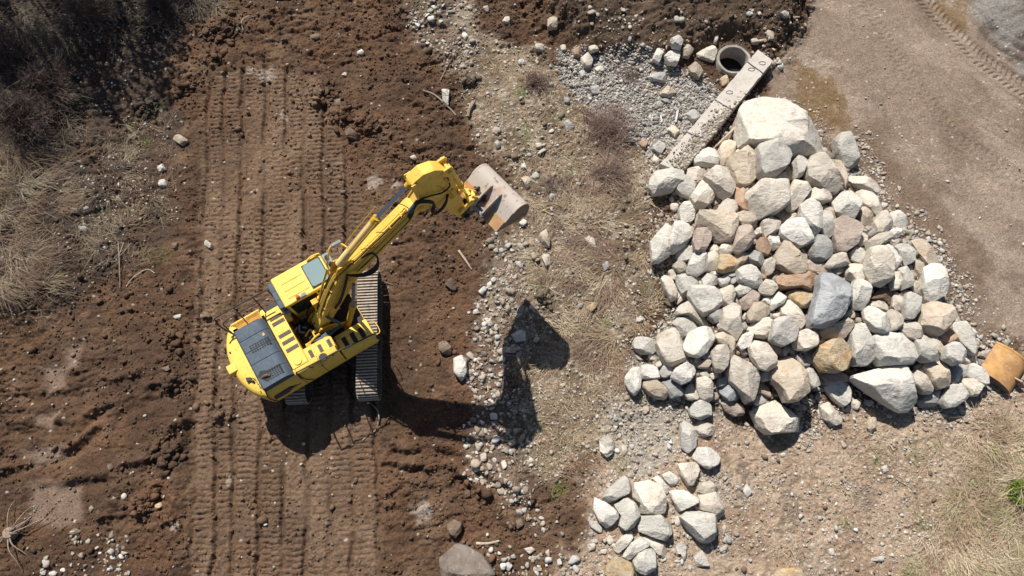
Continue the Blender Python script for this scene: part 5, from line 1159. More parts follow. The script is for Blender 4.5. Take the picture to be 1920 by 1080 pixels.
# ---- labels: how the stone looks, then what it lies beside
NAMED = {}     # hand-written for the ones a viewer would notice; index -> (label, short phrase)
def near(px, py): return min(range(len(RK)), key=lambda i: (RK[i]['px']-px)**2+(RK[i]['py']-py)**2)
for px, py, lab, ph in [
 (1460,240,"largest cream boulder of the pile, lying beside the lower end of the concrete beam","the largest cream boulder"),
 (1452,296,"round whitish boulder leaning against the lower edge of the largest cream boulder","the round whitish boulder below the largest one"),
 (1588,283,"pale greenish-grey upright boulder apart from the pile at its top right corner","the upright boulder at the pile's top right"),
 (1245,340,"pale oblong boulder touching the gravel-covered lower end of the concrete beam","the oblong boulder at the beam's lower end"),
 (1562,562,"large dark grey jagged boulder with rough broken face near the pile's centre","the dark grey jagged boulder"),
 (1655,705,"largest grey triangular boulder along the lower edge of the pile","the grey triangular boulder"),
 (1678,655,"long grey boulder crossed by a shadow, just above the big triangular one","the long grey boulder above the triangular one"),
 (1565,665,"pale ochre block-shaped boulder left of the smooth upright oval boulder","the pale ochre block"),
 (1617,645,"smooth pale upright oval boulder between the ochre block and the long grey boulder","the smooth upright oval boulder"),
 (1498,526,"long flat rust-brown boulder just left of the dark grey jagged boulder","the long rust-brown boulder"),
 (1497,560,"orange-ochre boulder wedged under the long rust-brown one","the orange-ochre boulder"),
 (1430,463,"small round rust-orange stone in the upper middle of the pile","the round rust-orange stone"),
 (1364,493,"square-cut ochre-tan stone among cream stones in the left half of the pile","the square ochre-tan stone"),
 (1345,424,"wide tan and grey mottled block in the upper left of the pile","the mottled tan block"),
 (1395,447,"pinkish-brown upright block right of the mottled tan block","the pinkish upright block"),
 (1317,448,"purplish-brown split stone between the white jagged boulders and the mottled tan block","the purplish-brown split stone"),
 (1750,530,"smooth pale upright boulder at the right edge of the pile beside the mud road","the smooth boulder at the right edge"),
 (1755,598,"cream and tan rough boulder on the pile's right side under the smooth pale one","the rough cream boulder on the right"),
 (1810,632,"narrow speckled pale grey boulder at the right side of the pile, nearest the orange bucket","the narrow speckled boulder"),
 (1770,632,"reddish-brown wedge-shaped stone on the right side of the pile","the reddish wedge stone"),
 (1786,664,"bright white blocky boulder in the lower right of the pile","the bright white blocky boulder"),
 (1256,650,"large smooth cream boulder at the pile's left edge below the dry grass","the large smooth cream boulder on the left"),
 (1311,640,"round blue-white boulder with a darker lower face, right of the large smooth cream boulder","the round blue-white boulder"),
 (1482,710,"large tan slab-like boulder at the bottom of the pile, casting a dark shadow","the tan slab boulder"),
 (1393,709,"long oval cream boulder in the lower left of the pile beside a half-dark stone","the long oval cream boulder"),
 (1373,735,"stone with one half light and one half dark, in the lower left of the pile","the half-dark stone"),
 (1457,780,"cream angular boulder lying apart under the pile's bottom edge above a grass tuft","the angular boulder under the pile"),
 (1649,495,"cream block with a dirty brown top in the right half of the pile","the block with the dirty top"),
 (1583,440,"pinkish-grey streaked boulder standing in the upper right of the pile","the streaked pinkish boulder"),
 (1557,336,"cream craggy boulder in the upper part of the pile below the upright one","the craggy cream boulder"),
 (1436,369,"large whitish-cream angular boulder under the round whitish boulder","the angular boulder under the round one"),
 (1320,840,"",""),
 (865,1050,"large flat muddy-brown slab with white smears at the bottom edge of the photo","the big muddy slab"),
 (861,690,"single pale grey boulder lying on bare brown soil right of the excavator","the single pale boulder on the soil"),
 (972,630,"pale stone at the left tip of the bucket's shadow","the pale stone at the bucket's shadow"),
 (1310,985,"largest wedge-shaped pale boulder of the small heap at the bottom of the photo","the wedge-shaped boulder of the small heap"),
 (1215,935,"broad flat-topped cream boulder in the middle of the small heap at the bottom","the broad cream boulder of the small heap"),
 (1291,820,"white egg-shaped boulder standing between the main pile and the small heap","the white egg-shaped boulder"),
 (1326,858,"bright white flat boulder beside the white egg-shaped one","the bright white flat boulder"),
 (1292,888,"cream triangular stone just below the white egg-shaped boulder","the cream triangular stone")]:
    if lab: NAMED[near(px, py)] = (lab, ph)
FIX = [(1375,105,"the concrete pipe"),(1340,215,"the concrete beam"),(1230,190,"the grey gravel patch"),(690,620,"the excavator's tracks"),(925,362,"the raised bucket"),
       (1890,690,"the orange bucket"),(1130,245,"the brown brushwood"),(1000,152,"the small brown bush"),(30,1000,"the root stump"),(40,480,"the dry grass on the left"),(1140,620,"the dry grass in the middle"),(1880,1010,"the dry grass at bottom right"),(1910,925,"the green bush"),(250,330,"the dark slope")]
LM = [(RK[i]['px'], RK[i]['py'], ph, i) for i, (lab, ph) in NAMED.items()]+[(a, b, c, -1) for a, b, c in FIX]
used = set()
def rel(dx, dy):
    if abs(dx) > 2.2*abs(dy): return "right of" if dx > 0 else "left of"
    if abs(dy) > 2.2*abs(dx): return "below" if dy > 0 else "above"
    return ("lower right of" if dx > 0 else "lower left of") if dy > 0 else ("upper right of" if dx > 0 else "upper left of")
def desc(k):
    s = "big" if k['mn'] > 0.95 else ("medium-sized" if k['mn'] > 0.6 else ("smallish" if k['mn'] > 0.38 else "small"))
    f = "elongated" if k['asp'] > 1.75 else ("chunky" if k['asp'] > 1.3 else "rounded" if CANG[k['col']] < 0.5 else "blocky")
    return s, f
def shape_word(k): return "boulder" if k['mn'] > 0.42 else "stone"
def words(s): return len(s.split())
for i, k in enumerate(RK):
    k['o']["category"] = "boulder" if k['mn'] > 0.42 else "stone"
    k['o']["group"] = "boulders of the main pile" if k['pile'] else ("boulders of the small heap" if k['view'] == 'G' else "loose stones on the ground")
    if i in NAMED: k['o']["label"] = NAMED[i][0]; used.add(NAMED[i][0]); continue
    L = sorted(LM, key=lambda m: (m[0]-k['px'])**2+(m[1]-k['py'])**2)[:5]; s, f = desc(k); c = CNAME[k['col']]; w = shape_word(k); done = False
    for a in L:
        R1 = rel(k['px']-a[0], k['py']-a[1]); pre = "just " if math.hypot(k['px']-a[0], k['py']-a[1]) < 60 else ""
        lab = "%s %s %s %s %s%s %s" % (s, c, f, w, pre, R1, a[2])
        if lab not in used and words(lab) <= 16: done = True; break
    if not done:
        for a in L:
            for b in L:
                if a is b: continue
                lab = "%s %s %s %s, %s %s" % (s, c, w, rel(k['px']-a[0], k['py']-a[1]), a[2], "and "+rel(k['px']-b[0], k['py']-b[1])+" "+b[2])
                if lab not in used and words(lab) <= 16: done = True; break
            if done: break
    used.add(lab); k['o']["label"] = lab

# ------------------------------------------------ concrete beam, pipe, planks, spare bucket
def concrete(name, a, b_, sc=3.0):
    m, t, b = nm(name, a, 0.9, 0, 0.2); co, r = objco(t)
    n1 = noise(t, co, sc, 5, 0.7); n2 = noise(t, co, 11, 5, 0.7); n3 = noise(t, co, 60, 3, 0.6)
    c = mix(t, ramp(t, n1, [(0.42, 0.0), (0.65, 0.8)]), a, b_); c = mix(t, ramp(t, n2, [(0.58, 0.0), (0.68, 0.7)]), c, tuple(x*0.5 for x in a))
    t.links.new(c, b.inputs["Base Color"]); p = bump(t, b, n2, 0.02, 0.7); bump(t, b, n3, 0.006, 0.6, p); return m
M_CON = concrete("weathered_concrete", (0.52,0.48,0.43), (0.42,0.37,0.32)); M_CON2 = concrete("pipe_concrete", (0.34,0.31,0.27), (0.22,0.20,0.17))
bz = 0.42
Aw = np.array(W(1421, 93, bz)); Bw = np.array(W(1450, 116, bz)); Cw = np.array(W(1238, 306, bz)); Dw = np.array(W(1281, 322, bz))
beam = empty("concrete_beam", ((Aw[0]+Dw[0])/2, (Aw[1]+Dw[1])/2, 0.0))
tag(beam, "long pale concrete beam in three cracked lengths, strewn with gravel, beside the pipe", "concrete beam")
bo = Vector(beam.location)
def lerp(a, b, t): return a+(b-a)*t
cuts = [0.0, 0.115, 0.455, 0.735, 1.0]
for k in range(4):
    t0, t1 = cuts[k]+(0.004 if k else 0), cuts[k+1]-(0.004 if k < 3 else 0)
    dz = (0.02, 0.0, -0.015, -0.04)[k]; n = 14; vs = []; fs = []
    prof_ = [(0.0, 0.03), (0.03, 0.0), (0.25, 0.0), (0.5, 0.0), (0.75, 0.0), (0.96, 0.0), (1.0, -0.04), (1.0, -0.3), (0.98, -0.62), (0.02, -0.62), (0.0, -0.3)]
    prof_[0] = (0.0, -0.03)
    rr = np.random.default_rng(k+5)
    for i in range(n+1):
        t = t0+(t1-t0)*i/n; L = lerp(Aw, Cw, t); R = lerp(Bw, Dw, t)
        for a, h in prof_:
            q = lerp(L, R, a); j = 0.012*(rr.random(3)-0.5)*2; e = (0.03*rr.random() if a in (0.0, 1.0) else 0)
            vs.append((q[0]-bo.x+j[0]+(e if a == 0 else -e)*0.8, q[1]-bo.y+j[1], bz+dz+h+j[2]*0.6))
    m_ = len(prof_)
    for i in range(n):
        for j in range(m_): fs.append((i*m_+j, i*m_+(j+1) % m_, (i+1)*m_+(j+1) % m_, (i+1)*m_+j))
    fs += [tuple(range(m_)), tuple(range(n*m_+m_-1, n*m_-1, -1))]
    mb = MB().add(vs, fs); sg = mb.build("beam_segment", M_CON, beam, 0.0, True, 30)
    if k in (0, 1):
        for tt, aa, rot in (((0.14, 0.4, 0.5), (0.36, 0.30, 0.2)) if k == 1 else ((0.06, 0.62, 0.1),)):
            L = lerp(Aw, Cw, tt); R = lerp(Bw, Dw, tt); q = lerp(L, R, aa); pts = []
            for i in range(11):
                a = i/10*2*math.pi; pts.append((q[0]-bo.x+0.13*math.cos(a+rot), q[1]-bo.y+0.07*math.sin(a+rot), bz+dz+0.012))
            MB().tube(pts, 0.009, 6).build("lifting_loop", M_BKS, sg)
# concrete pipe: shaft ring
px_, py_ = PIPE; pz = -0.02
mb = MB(); n = 48; vs = []; fs = []
rings_ = [(0.565, -1.7), (0.565, 0.06), (0.58, 0.10), (0.66, 0.115), (0.685, 0.09), (0.69, -1.7)]
for r_, z_ in rings_:
    for i in range(n):
        a = 2*math.pi*i/n; jj = 1+0.008*math.sin(5*a+z_*3); vs.append((r_*jj*math.cos(a), r_*jj*math.sin(a), z_+0.01*math.sin(7*a)))
for k in range(len(rings_)-1):
    for i in range(n): fs.append((k*n+i, k*n+(i+1) % n, (k+1)*n+(i+1) % n, (k+1)*n+i))
pp = mb.add(vs, fs).build("concrete_pipe", M_CON2, None, 0, True, 50); pp.location = (px_, py_, pz)
tag(pp, "open round concrete pipe standing upright in the ground beside the beam's top end", "concrete pipe")
M_SILT, _t, _b = nm("dark_water", (0.012,0.013,0.016), 0.30, 0, 0.25)
mb = MB().cyl((px_,py_,-1.62),(px_,py_,-0.62),0.560,40); wt = mb.build("water", M_SILT); wt["kind"] = "structure"
mb = MB(); r_ = random.Random(11)
M_WOOD = rust("weathered_wood", (0.30,0.235,0.18), (0.20,0.145,0.11), (0.13,0.09,0.07), 3.0, (6,6,1))
M_WOOD2 = rust("pale_dead_wood", (0.46,0.38,0.29), (0.36,0.28,0.20), (0.26,0.19,0.13), 3.0)
def stick_(name, pts, r, lab, cat, mat, r2=None, grp=None):
    P = []
    for (a, b, dz) in pts:
        x, y = W(a, b, 0.1); g = H1(x, y); x, y = W(a, b, g+dz); P.append((x, y, H1(x, y)*0+g+dz))
    c = P[0]; o = MB().tube([(p[0]-c[0], p[1]-c[1], p[2]-c[2]) for p in P], r, 8, 3, r_end=r2 if r2 else r*0.6).build(name, mat); o.location = c
    return tag(o, lab, cat, grp)
stick_("wooden_plank", [(1397,190,.30),(1385,215,.22),(1374,240,.12),(1366,262,.02)], 0.065, "brown weathered plank in the gap between concrete beam and largest boulder, nearer the boulder's top", "plank", M_WOOD, 0.06)
stick_("wooden_plank", [(1404,210,.55),(1385,232,.40),(1366,252,.24),(1338,278,.02)], 0.05, "thin pale plank slanting down from the largest boulder towards the beam's shadow", "plank", M_WOOD2, 0.045)
stick_("branch", [(893,1019,.03),(915,1019,.08),(936,1014,.05)], 0.05, "short thick pale branch lying beside the big muddy slab at the bottom edge", "branch", M_WOOD2)
stick_("branch", [(793,170,.08),(815,178,.10),(840,200,.08),(855,216,.03)], 0.045, "brown branch lying against the upright block stone at the top of the photo", "branch", M_WOOD)
stick_("branch", [(888,192,.06),(880,205,.16),(878,218,.08)], 0.09, "stubby brown root end sticking up right of the upright block stone", "branch", M_WOOD)
stick_("branch", [(826,150,.04),(838,125,.07),(852,102,.04)], 0.018, "thin twig on the brown soil at the upper middle, above the block stone", "branch", M_WOOD)
stick_("branch", [(860,470,.04),(873,488,.08),(884,505,.02)], 0.05, "pale splintered wood piece on bare soil below the raised bucket", "branch", M_WOOD2)
stick_("branch", [(700,526,.05),(720,528,.06),(736,534,.03)], 0.02, "thin root on the soil right of the excavator's cab side track", "branch", M_WOOD)
stick_("branch", [(1486,33,.06),(1500,32,.06),(1513,30,.06)], 0.04, "short straight pale stick at the top edge beside the mud road", "branch", M_WOOD2)
stick_("branch", [(222,455,.04),(224,495,.10),(225,540,.04)], 0.025, "dark upright twig on the left, in the dug soil below the dark slope", "branch", M_WOOD)
stick_("branch", [(237,537,.03),(250,520,.08),(275,505,.05),(290,512,.04)], 0.022, "forked pale twig on dug soil left of the track prints", "branch", M_WOOD2)
stick_("branch", [(232,455,.04),(224,480,.12),(246,455,.10)], 0.014, "thin bent twig on the left above the forked pale one", "branch", M_WOOD2)
stick_("branch", [(456,56,.05),(453,40,.12),(466,30,.10),(480,34,.04)], 0.022, "curled pale root on brown soil above the track prints", "branch", M_WOOD2)
stick_("branch", [(1680,898,.04),(1700,910,.06),(1714,919,.03)], 0.016, "thin dry twig among white stones at lower right", "branch", M_WOOD2)
stick_("branch", [(1327,165,.10),(1345,172,.14),(1370,176,.06)], 0.03, "dark root between the concrete pipe and the gravel patch", "branch", M_WOOD)
stick_("cable", [(695,756,.05),(708,770,.06),(710,790,.06),(703,808,.05),(688,818,.04),(680,826,.03)], 0.026, "brown bent cable lying on the ground behind the right track", "cable", M_WOOD, 0.024)
def flat_plank(name, x0, y0, x1, y1, w, lab, mat):
    a = W(x0, y0, 0.05); b = W(x1, y1, 0.05); z = max(H1(*a), H1(*b))+0.05; d = Vector((b[0]-a[0], b[1]-a[1], 0)); L = d.length
    o = MB().box(0, L, -w/2, w/2, 0, 0.04).build(name, mat, None, 0.006); o.location = (a[0], a[1], z); o.rotation_euler = (0, 0.02, math.atan2(d.y, d.x)); return tag(o, lab, name.replace("_", " "))
flat_plank("white_batten", 1272, 204, 1268, 226, 0.08, "short white batten on the grey gravel, right-hand one of two", RM['W'])
flat_plank("white_batten", 1240, 212, 1242, 226, 0.06, "short white batten on the grey gravel, left-hand one of two", RM['W'])
flat_plank("brick_piece", 1222, 134, 1232, 136, 0.16, "orange brick piece at the upper edge of the grey gravel", RM['b'])
# spare bucket at the right edge
M_ORB = rust("orange_bucket_paint", (0.47,0.27,0.095), (0.33,0.17,0.075), (0.44,0.31,0.20), 1.3, (1.6,1.6,1.0), (0.42, 0.62))
_m = M_ORB.node_tree
q0 = Vector((*W(1845, 694, 0.42), 0)); g0 = H1(16.6, 4.3); q0.z = g0
ob = empty("digger_bucket", q0, 0.0); tag(ob, "rusty orange digger bucket lying face down at the right edge beside the pile", "digger bucket")
a3 = (Vector((*W(1880, 641, 0.45), 0))-Vector((*W(1845, 694, 0.42), 0))).normalized(); e3 = Vector((a3.y, -a3.x, 0))
def qb(e, w, z): return e3*e+a3*w+Vector((0, 0, z))
pr3 = [(-0.06,0.30),(0.12,0.38),(0.34,0.44),(0.58,0.46),(0.82,0.43),(1.04,0.34),(1.20,0.20),(1.28,0.02)]
def shell2(P, w0, w1, off):
    n = len(P); mb = MB(); Q = [(p[0]-0.0, p[1]-off) for p in P]
    vs = [qb(a, w, z) for w in (w0, w1) for a, z in P]+[qb(a, w, z) for w in (w0, w1) for a, z in Q]; fs = []
    for i in range(n-1): fs += [(i, i+1, n+i+1, n+i), (2*n+i, 3*n+i, 3*n+i+1, 2*n+i+1), (i, 2*n+i, 2*n+i+1, i+1), (n+i, n+i+1, 3*n+i+1, 3*n+i)]
    fs += [(0, n, 3*n, 2*n), (n-1, 3*n-1, 4*n-1, 2*n-1)]; return mb.add(vs, fs)
shell2(pr3, 0.0, 1.30, 0.035).build("bucket_shell", M_ORB, ob, 0, True, 50)
for w in (0.03, 1.24):
    P = [(a, z-0.03) for a, z in pr3]+[(1.0,-0.06),(0.2,-0.05),(-0.05,0.1)]; n = len(P)
    MB().add([qb(a, w, z) for a, z in P]+[qb(a, w+0.03, z) for a, z in P], [tuple(range(n)), tuple(range(2*n-1, n-1, -1))]+[(i, (i+1) % n, n+(i+1) % n, n+i) for i in range(n)]).build("bucket_side", M_BKS, ob)
shell2([(a*1.01-.005, z+0.015) for a, z in pr3], 1.24, 1.31, 0.02).build("bucket_rim", M_ORB, ob)
MB().add([qb(a, w, z) for w in (0.0, 0.12) for a, z in ((1.14,0.12),(1.30,0.16),(1.32,-0.04),(1.16,-0.04))], [(0,1,2,3),(7,6,5,4),(0,4,5,1),(1,5,6,2),(2,6,7,3),(3,7,4,0)]).build("tooth", M_BKT, ob)
MB().add([qb(a, w, z) for w in (0.50, 0.545) for a, z in ((0.98,0.36),(1.22,0.44),(1.50,0.20),(1.42,0.04),(1.18,0.10))], [(0,1,2,3,4),(9,8,7,6,5)]+[(i,(i+1)%5,5+(i+1)%5,5+i) for i in range(5)]).build("bucket_ear", M_BKT, ob)
# stone on the beam
_t0 = W(1417, 103, 0.55)

# ------------------------------------------------ stuff: gravel, clods, grass
def stuffmat(name, rough=0.92, trans=0.0, bumpy=True):
    m, t, b = nm(name, (0.4,0.4,0.4), rough, 0, 0.2); at = nd(t, "Attribute", attribute_name="Col").outputs["Color"]
    if bumpy:
        co = nd(t, "TexCoord").outputs["Object"]; n1 = noise(t, co, 30, 3, 0.7)
        c = mix(t, 1.0, at, ramp(t, n1, [(0.3, 0.75), (0.7, 1.2)]), 'MULTIPLY'); t.links.new(c, b.inputs["Base Color"]); bump(t, b, n1, 0.01, 0.6)
    else: t.links.new(at, b.inputs["Base Color"])
    return m
MS = stuffmat("loose_stone"); MGR = stuffmat("grass_blades", 0.8, bumpy=False)
def ico(sub):
    bm = bmesh.new(); bmesh.ops.create_icosphere(bm, subdivisions=sub, radius=1.0)
    V_ = np.array([v.co[:] for v in bm.verts]); F_ = np.array([[v.index for v in f.verts] for f in bm.faces]); bm.free(); return V_, F_
ICO = {1: ico(1), 2: ico(2)}
def variants(sub, n, ang, seed):
    V_, F_ = ICO[sub]; out = []; r = np.random.default_rng(seed)
    for k in range(n):
        v = V_.copy()
        for _ in range(int(4+7*ang)):
            d = r.normal(size=3); d /= np.linalg.norm(d); s = v@d; o = np.maximum(s-r.uniform(0.45, 0.85), 0); v = v-o[:, None]*d
        v *= (1+0.12*(r.random(len(v))-0.5))[:, None]; out.append(v)
    return out, F_
def scatter(name, pts, rad, cols, sub, ang, squash=(0.45, 0.9), sink=0.25, zoff=None, label=None, seed=1, smooth=False):
    if len(pts) == 0: return
    r = np.random.default_rng(seed); var, F_ = variants(sub, 14, ang, seed); nv = len(var[0]); N = len(pts); var = np.array(var)[r.integers(0, 14, N)]
    sx = rad*r.uniform(0.8, 1.35, N); sy = rad*r.uniform(0.65, 1.0, N); sz = rad*r.uniform(*squash, N)
    v = var*np.stack([sx, sy, sz], 1)[:, None, :]
    tx = r.normal(0, 0.25, N); c, s = np.cos(tx)[:, None], np.sin(tx)[:, None]; y, z = v[..., 1]*c-v[..., 2]*s, v[..., 1]*s+v[..., 2]*c
    a = r.uniform(0, 2*np.pi, N); c, s = np.cos(a)[:, None], np.sin(a)[:, None]; x2, y2 = v[..., 0]*c-y*s, v[..., 0]*s+y*c
    h = height(pts[:, 0], pts[:, 1]) if zoff is None else zoff
    V_ = np.stack([x2+pts[:, :1], y2+pts[:, 1:2], z+(h+sz*(1-2*sink)*0.9)[:, None]], -1).reshape(-1, 3)
    FF = (F_[None]+(np.arange(N)*nv)[:, None, None]).reshape(-1, 3)
    me = mesh_np(name, V_, FF); C = np.repeat(cols, nv, 0); setcol(me, C); me.materials.append(MS)
    if smooth: me.polygons.foreach_set("use_smooth", [True]*len(me.polygons))
    o = bpy.data.objects.new(name, me); COL.objects.link(o); o["kind"] = "stuff"; return o
def region_pts(n, key=None, box=(-21.5, 21.5, -3.0, 20.2), seed=0, dens=None):
    r = np.random.default_rng(seed); P = np.stack([r.uniform(box[0], box[1], n), r.uniform(box[2], box[3], n)], 1); m = masks(P[:, 0], P[:, 1])
    d = dens(P[:, 0], P[:, 1], m) if dens else m[key]; k = r.random(n) < d; return P[k]
PAL = np.array([(0.52,0.50,0.46),(0.46,0.41,0.34),(0.40,0.33,0.25),(0.36,0.36,0.35),(0.55,0.53,0.50),(0.30,0.24,0.18),(0.44,0.37,0.29),(0.24,0.20,0.17)])
def pal(n, seed, w=None, mul=1.0):
    r = np.random.default_rng(seed); c = PAL[r.choice(len(PAL), n, p=w)]; c = c*mul*r.uniform(0.7, 1.1, n)[:, None]; d = r.random(n)[:, None]**2*0.55; return np.clip(c*(1-d)+np.array([0.20,0.15,0.11])*d, 0.02, 0.75)
def rads(n, seed, med, sg, lo, hi): return np.clip(med*np.exp(np.random.default_rng(seed).normal(0, sg, n)), lo, hi)
patch = lambda x, y, s, f: sstep(0.38, 0.62, fbm(x*f, y*f, s, 3))
nopile = lambda x, y: (sdist(x, y, POLY['pile']) < 0.1)
WP_ = [.22,.25,.14,.10,.08,.06,.11,.04]
P = region_pts(70000, dens=lambda x, y, m: np.clip(m['rubble1']*(0.25+patch(x, y, 301, 1.0))+0.55*m['rubble3']*(0.2+patch(x, y, 302, 1.1))+0.9*m['rubble4']*(0.2+patch(x, y, 313, 1.0))+0.8*m['rubble5']*patch(x, y, 314, 1.3)+0.6*m['rubble6']+0.07*m['dry']*patch(x, y, 315, 0.9)+0.5*m['bank']*(y < 18.6)*(x > 3)*patch(x, y, 312, 1.0), 0, 1)*0.9, seed=21)
scatter("rubble", P, rads(len(P), 22, 0.056, 0.55, 0.025, 0.19), pal(len(P), 23, WP_), 2, 1.5, squash=(0.35, 0.75), seed=24)
P = region_pts(65000, dens=lambda x, y, m: np.clip(m['rubble2']+0.25*m['lowpile']*patch(x, y, 306, 1.0), 0, 1)*0.8, seed=31)
scatter("rubble", P, rads(len(P), 32, 0.05, 0.45, 0.022, 0.15), pal(len(P), 33, WP_, 1.0), 2, 1.5, squash=(0.35, 0.75), seed=34)
P = region_pts(62000, dens=lambda x, y, m: m['gravel']*0.8, box=(1, 11, 10.5, 19), seed=41)
scatter("gravel", P, rads(len(P), 42, 0.036, 0.40, 0.018, 0.12), pal(len(P), 43, [.30,.10,.06,.30,.12,.02,.06,.04], 1.0), 1, 0.5, seed=44)
P = region_pts(85000, dens=lambda x, y, m: np.clip(0.85*m['dry']*(0.35+patch(x, y, 303, 1.2))+0.62*m['tan']*(0.2+patch(x, y, 304, 0.9))+0.05*m['mud']*patch(x, y, 305, 0.8)+0.05*m['heap']+0.30*m['veg']*patch(x, y, 307, 0.9)*(x > -18), 0, 1)*nopile(x, y), seed=51)
scatter("pebbles", P, rads(len(P), 52, 0.030, 0.45, 0.014, 0.11), pal(len(P), 53, [.28,.22,.12,.10,.16,.03,.07,.02], 1.05), 1, 0.4, seed=54)
P = region_pts(26000, dens=lambda x, y, m: np.clip((1-m['mud']-m['tan']-m['dry'])*0.055*(0.3+patch(x, y, 309, 0.7))+0.25*m['bank']*patch(x, y, 310, 0.8)*(x < 10.5), 0, 1)*nopile(x, y), seed=61)
scatter("pebbles", P, rads(len(P), 62, 0.036, 0.45, 0.016, 0.13), pal(len(P), 63, [.24,.24,.14,.10,.10,.06,.10,.02], 1.0), 1, 0.4, seed=64)
# stones filling the pile's gaps and its skirt
P = region_pts(26000, dens=lambda x, y, m: (sdist(x, y, POLY['pile']) > 0.55)*0.34, box=(4, 17.5, 2.0, 15.5), seed=71)
scatter("rubble", P, rads(len(P), 72, 0.10, 0.35, 0.05, 0.19), pal(len(P), 73, WP_, 0.8), 2, 0.7, sink=0.45, seed=74)
P = region_pts(60000, dens=lambda x, y, m: np.clip(sstep(-0.9, 0.1, sdist(x, y, POLY['pile']))*(sdist(x, y, POLY['pile']) < 0.7)*(0.15+0.9*patch(x, y, 316, 1.1))+0.6*sstep(-0.7, 0.2, sdist(x, y, POLY['lowpile']))*patch(x, y, 317, 1.3), 0, 1), box=(2, 18.5, -2.5, 15.5), seed=171)
scatter("pebbles", P, rads(len(P), 172, 0.045, 0.45, 0.018, 0.13), pal(len(P), 173, WP_, 0.95), 2, 1.5, squash=(0.35, 0.75), sink=0.3, seed=174)
# clods of soil
def soilc(P, seed):
    m = masks(P[:, 0], P[:, 1]); c = albedo(P[:, 0], P[:, 1], m); return np.clip(c*np.minimum(1, 0.15/c.max(1))[:, None]*np.random.default_rng(seed).uniform(0.75, 1.25, len(P))[:, None], 0.015, 0.3)
def soild(x, y, m): return np.clip(1+0.4*m['bank']-m['mud']-0.85*m['tan']-0.8*m['dry']-0.45*m['strip'], 0, 1)*(0.25+patch(x, y, 311, 0.8))*nopile(x, y)
P = region_pts(75000, dens=lambda x, y, m: soild(x, y, m)*0.75, seed=81); scatter("soil_clods", P, rads(len(P), 82, 0.036, 0.5, 0.02, 0.20), soilc(P, 83), 1, 1.0, sink=0.3, seed=84)
r8 = np.random.default_rng(85); P = []
for cx, cy, cr in CLODW: P.append(np.stack([cx+r8.normal(0, cr*0.5, int(420*cr)), cy+r8.normal(0, cr*0.5, int(420*cr))], 1))
P = np.concatenate(P); scatter("soil_clods", P, rads(len(P), 86, 0.055, 0.55, 0.02, 0.19), soilc(P, 87)*0.95, 2, 1.3, sink=0.25, seed=88)
# gravel strewn on the beam
r9 = np.random.default_rng(90); n = 2200; t = r9.beta(2.6, 1.4, n)*0.72+0.27; a = 1-np.abs(r9.normal(0, 0.30, n)); k = (a > 0.12) & (a < 0.97) & ((t > 0.42) | (r9.random(n) < 0.5)); t = t[k]; a = a[k]
L = Aw[None]+(Cw-Aw)[None]*t[:, None]; R = Bw[None]+(Dw-Bw)[None]*t[:, None]; P = L+(R-L)*a[:, None]
scatter("gravel", P, rads(len(P), 91, 0.032, 0.5, 0.014, 0.09), pal(len(P), 92, [.12,.14,.18,.16,.06,.14,.10,.10], 1.0), 1, 0.5, sink=0.35, zoff=np.full(len(P), bz-0.02), seed=93)

def blades(name, bases, dirs, lens, lift, width, cols, label=None, parent=None, seed=1, z=None, stuff=True):
    r = np.random.default_rng(seed); N = len(bases); K = 4; h = height(bases[:, 0], bases[:, 1]) if z is None else z
    bend = r.normal(0, 0.35, N); V_ = np.zeros((N, K, 2, 3)); ang = dirs.copy(); p = np.stack([bases[:, 0], bases[:, 1], h-0.01], 1)
    for k in range(K):
        w = width*(1-0.8*k/(K-1)); sx = -np.sin(ang)*w/2; sy = np.cos(ang)*w/2
        V_[:, k, 0] = p+np.stack([sx, sy, 0*w], 1); V_[:, k, 1] = p-np.stack([sx, sy, 0*w], 1)
        if k < K-1:
            st = lens/(K-1); up = lift*np.array([1.0, 0.45, -0.15])[k]; c = np.sqrt(np.clip(1-up**2, 0.05, 1))
            p = p+np.stack([np.cos(ang)*st*c, np.sin(ang)*st*c, st*up], 1); ang = ang+bend/(K-1)
    b = (np.arange(N)*K*2)[:, None, None]; f = np.array([[2*k, 2*k+1, 2*k+3, 2*k+2] for k in range(K-1)])[None]
    me = mesh_np(name, V_.reshape(-1, 3), (b+f).reshape(-1, 4), 4); setcol(me, np.repeat(cols, K*2, 0)); me.materials.append(MGR)
    o = bpy.data.objects.new(name, me); COL.objects.link(o); o.parent = parent
    if stuff: o["kind"] = "stuff"
    return o
def clumps(name, poly, n, per, len_, lift, basecols, seed, spread=0.16, main=None, width=0.016, fan=0.7, mul=1.0):
    r = np.random.default_rng(seed); PP = WP(poly); lo, hi = PP.min(0), PP.max(0); C_ = np.stack([r.uniform(lo[0], hi[0], n*4), r.uniform(lo[1], hi[1], n*4)], 1)
    sd = sdist(C_[:, 0], C_[:, 1], PP)+r.normal(0, 0.5, len(C_)); C_ = C_[sd > 0][:n]; n = len(C_)
    fl = fbm(C_[:, 0]*0.35, C_[:, 1]*0.35, seed+3, 2)*4*np.pi if main is None else main+(fbm(C_[:, 0]*0.5, C_[:, 1]*0.5, seed+3, 2)-0.5)*3.0
    cnt = np.maximum(6, (per*np.exp(r.normal(0, 0.5, n))).astype(int)); ci = np.repeat(np.arange(n), cnt); N = len(ci)
    B = C_[ci]+r.normal(0, spread, (N, 2)); D = fl[ci]+r.normal(0, fan, N); Ln = len_*np.exp(r.normal(0, 0.35, N))*np.repeat(np.exp(r.normal(0, 0.25, n)), cnt)
    bc = np.array(basecols); cc = bc[r.integers(0, len(bc), n)][ci]*r.uniform(0.65, 1.3, N)[:, None]*mul
    return blades(name, B, D, Ln, np.clip(r.normal(lift, 0.18, N), 0.05, 0.95), width*r.uniform(0.7, 1.5, N), cc, seed=seed+1)
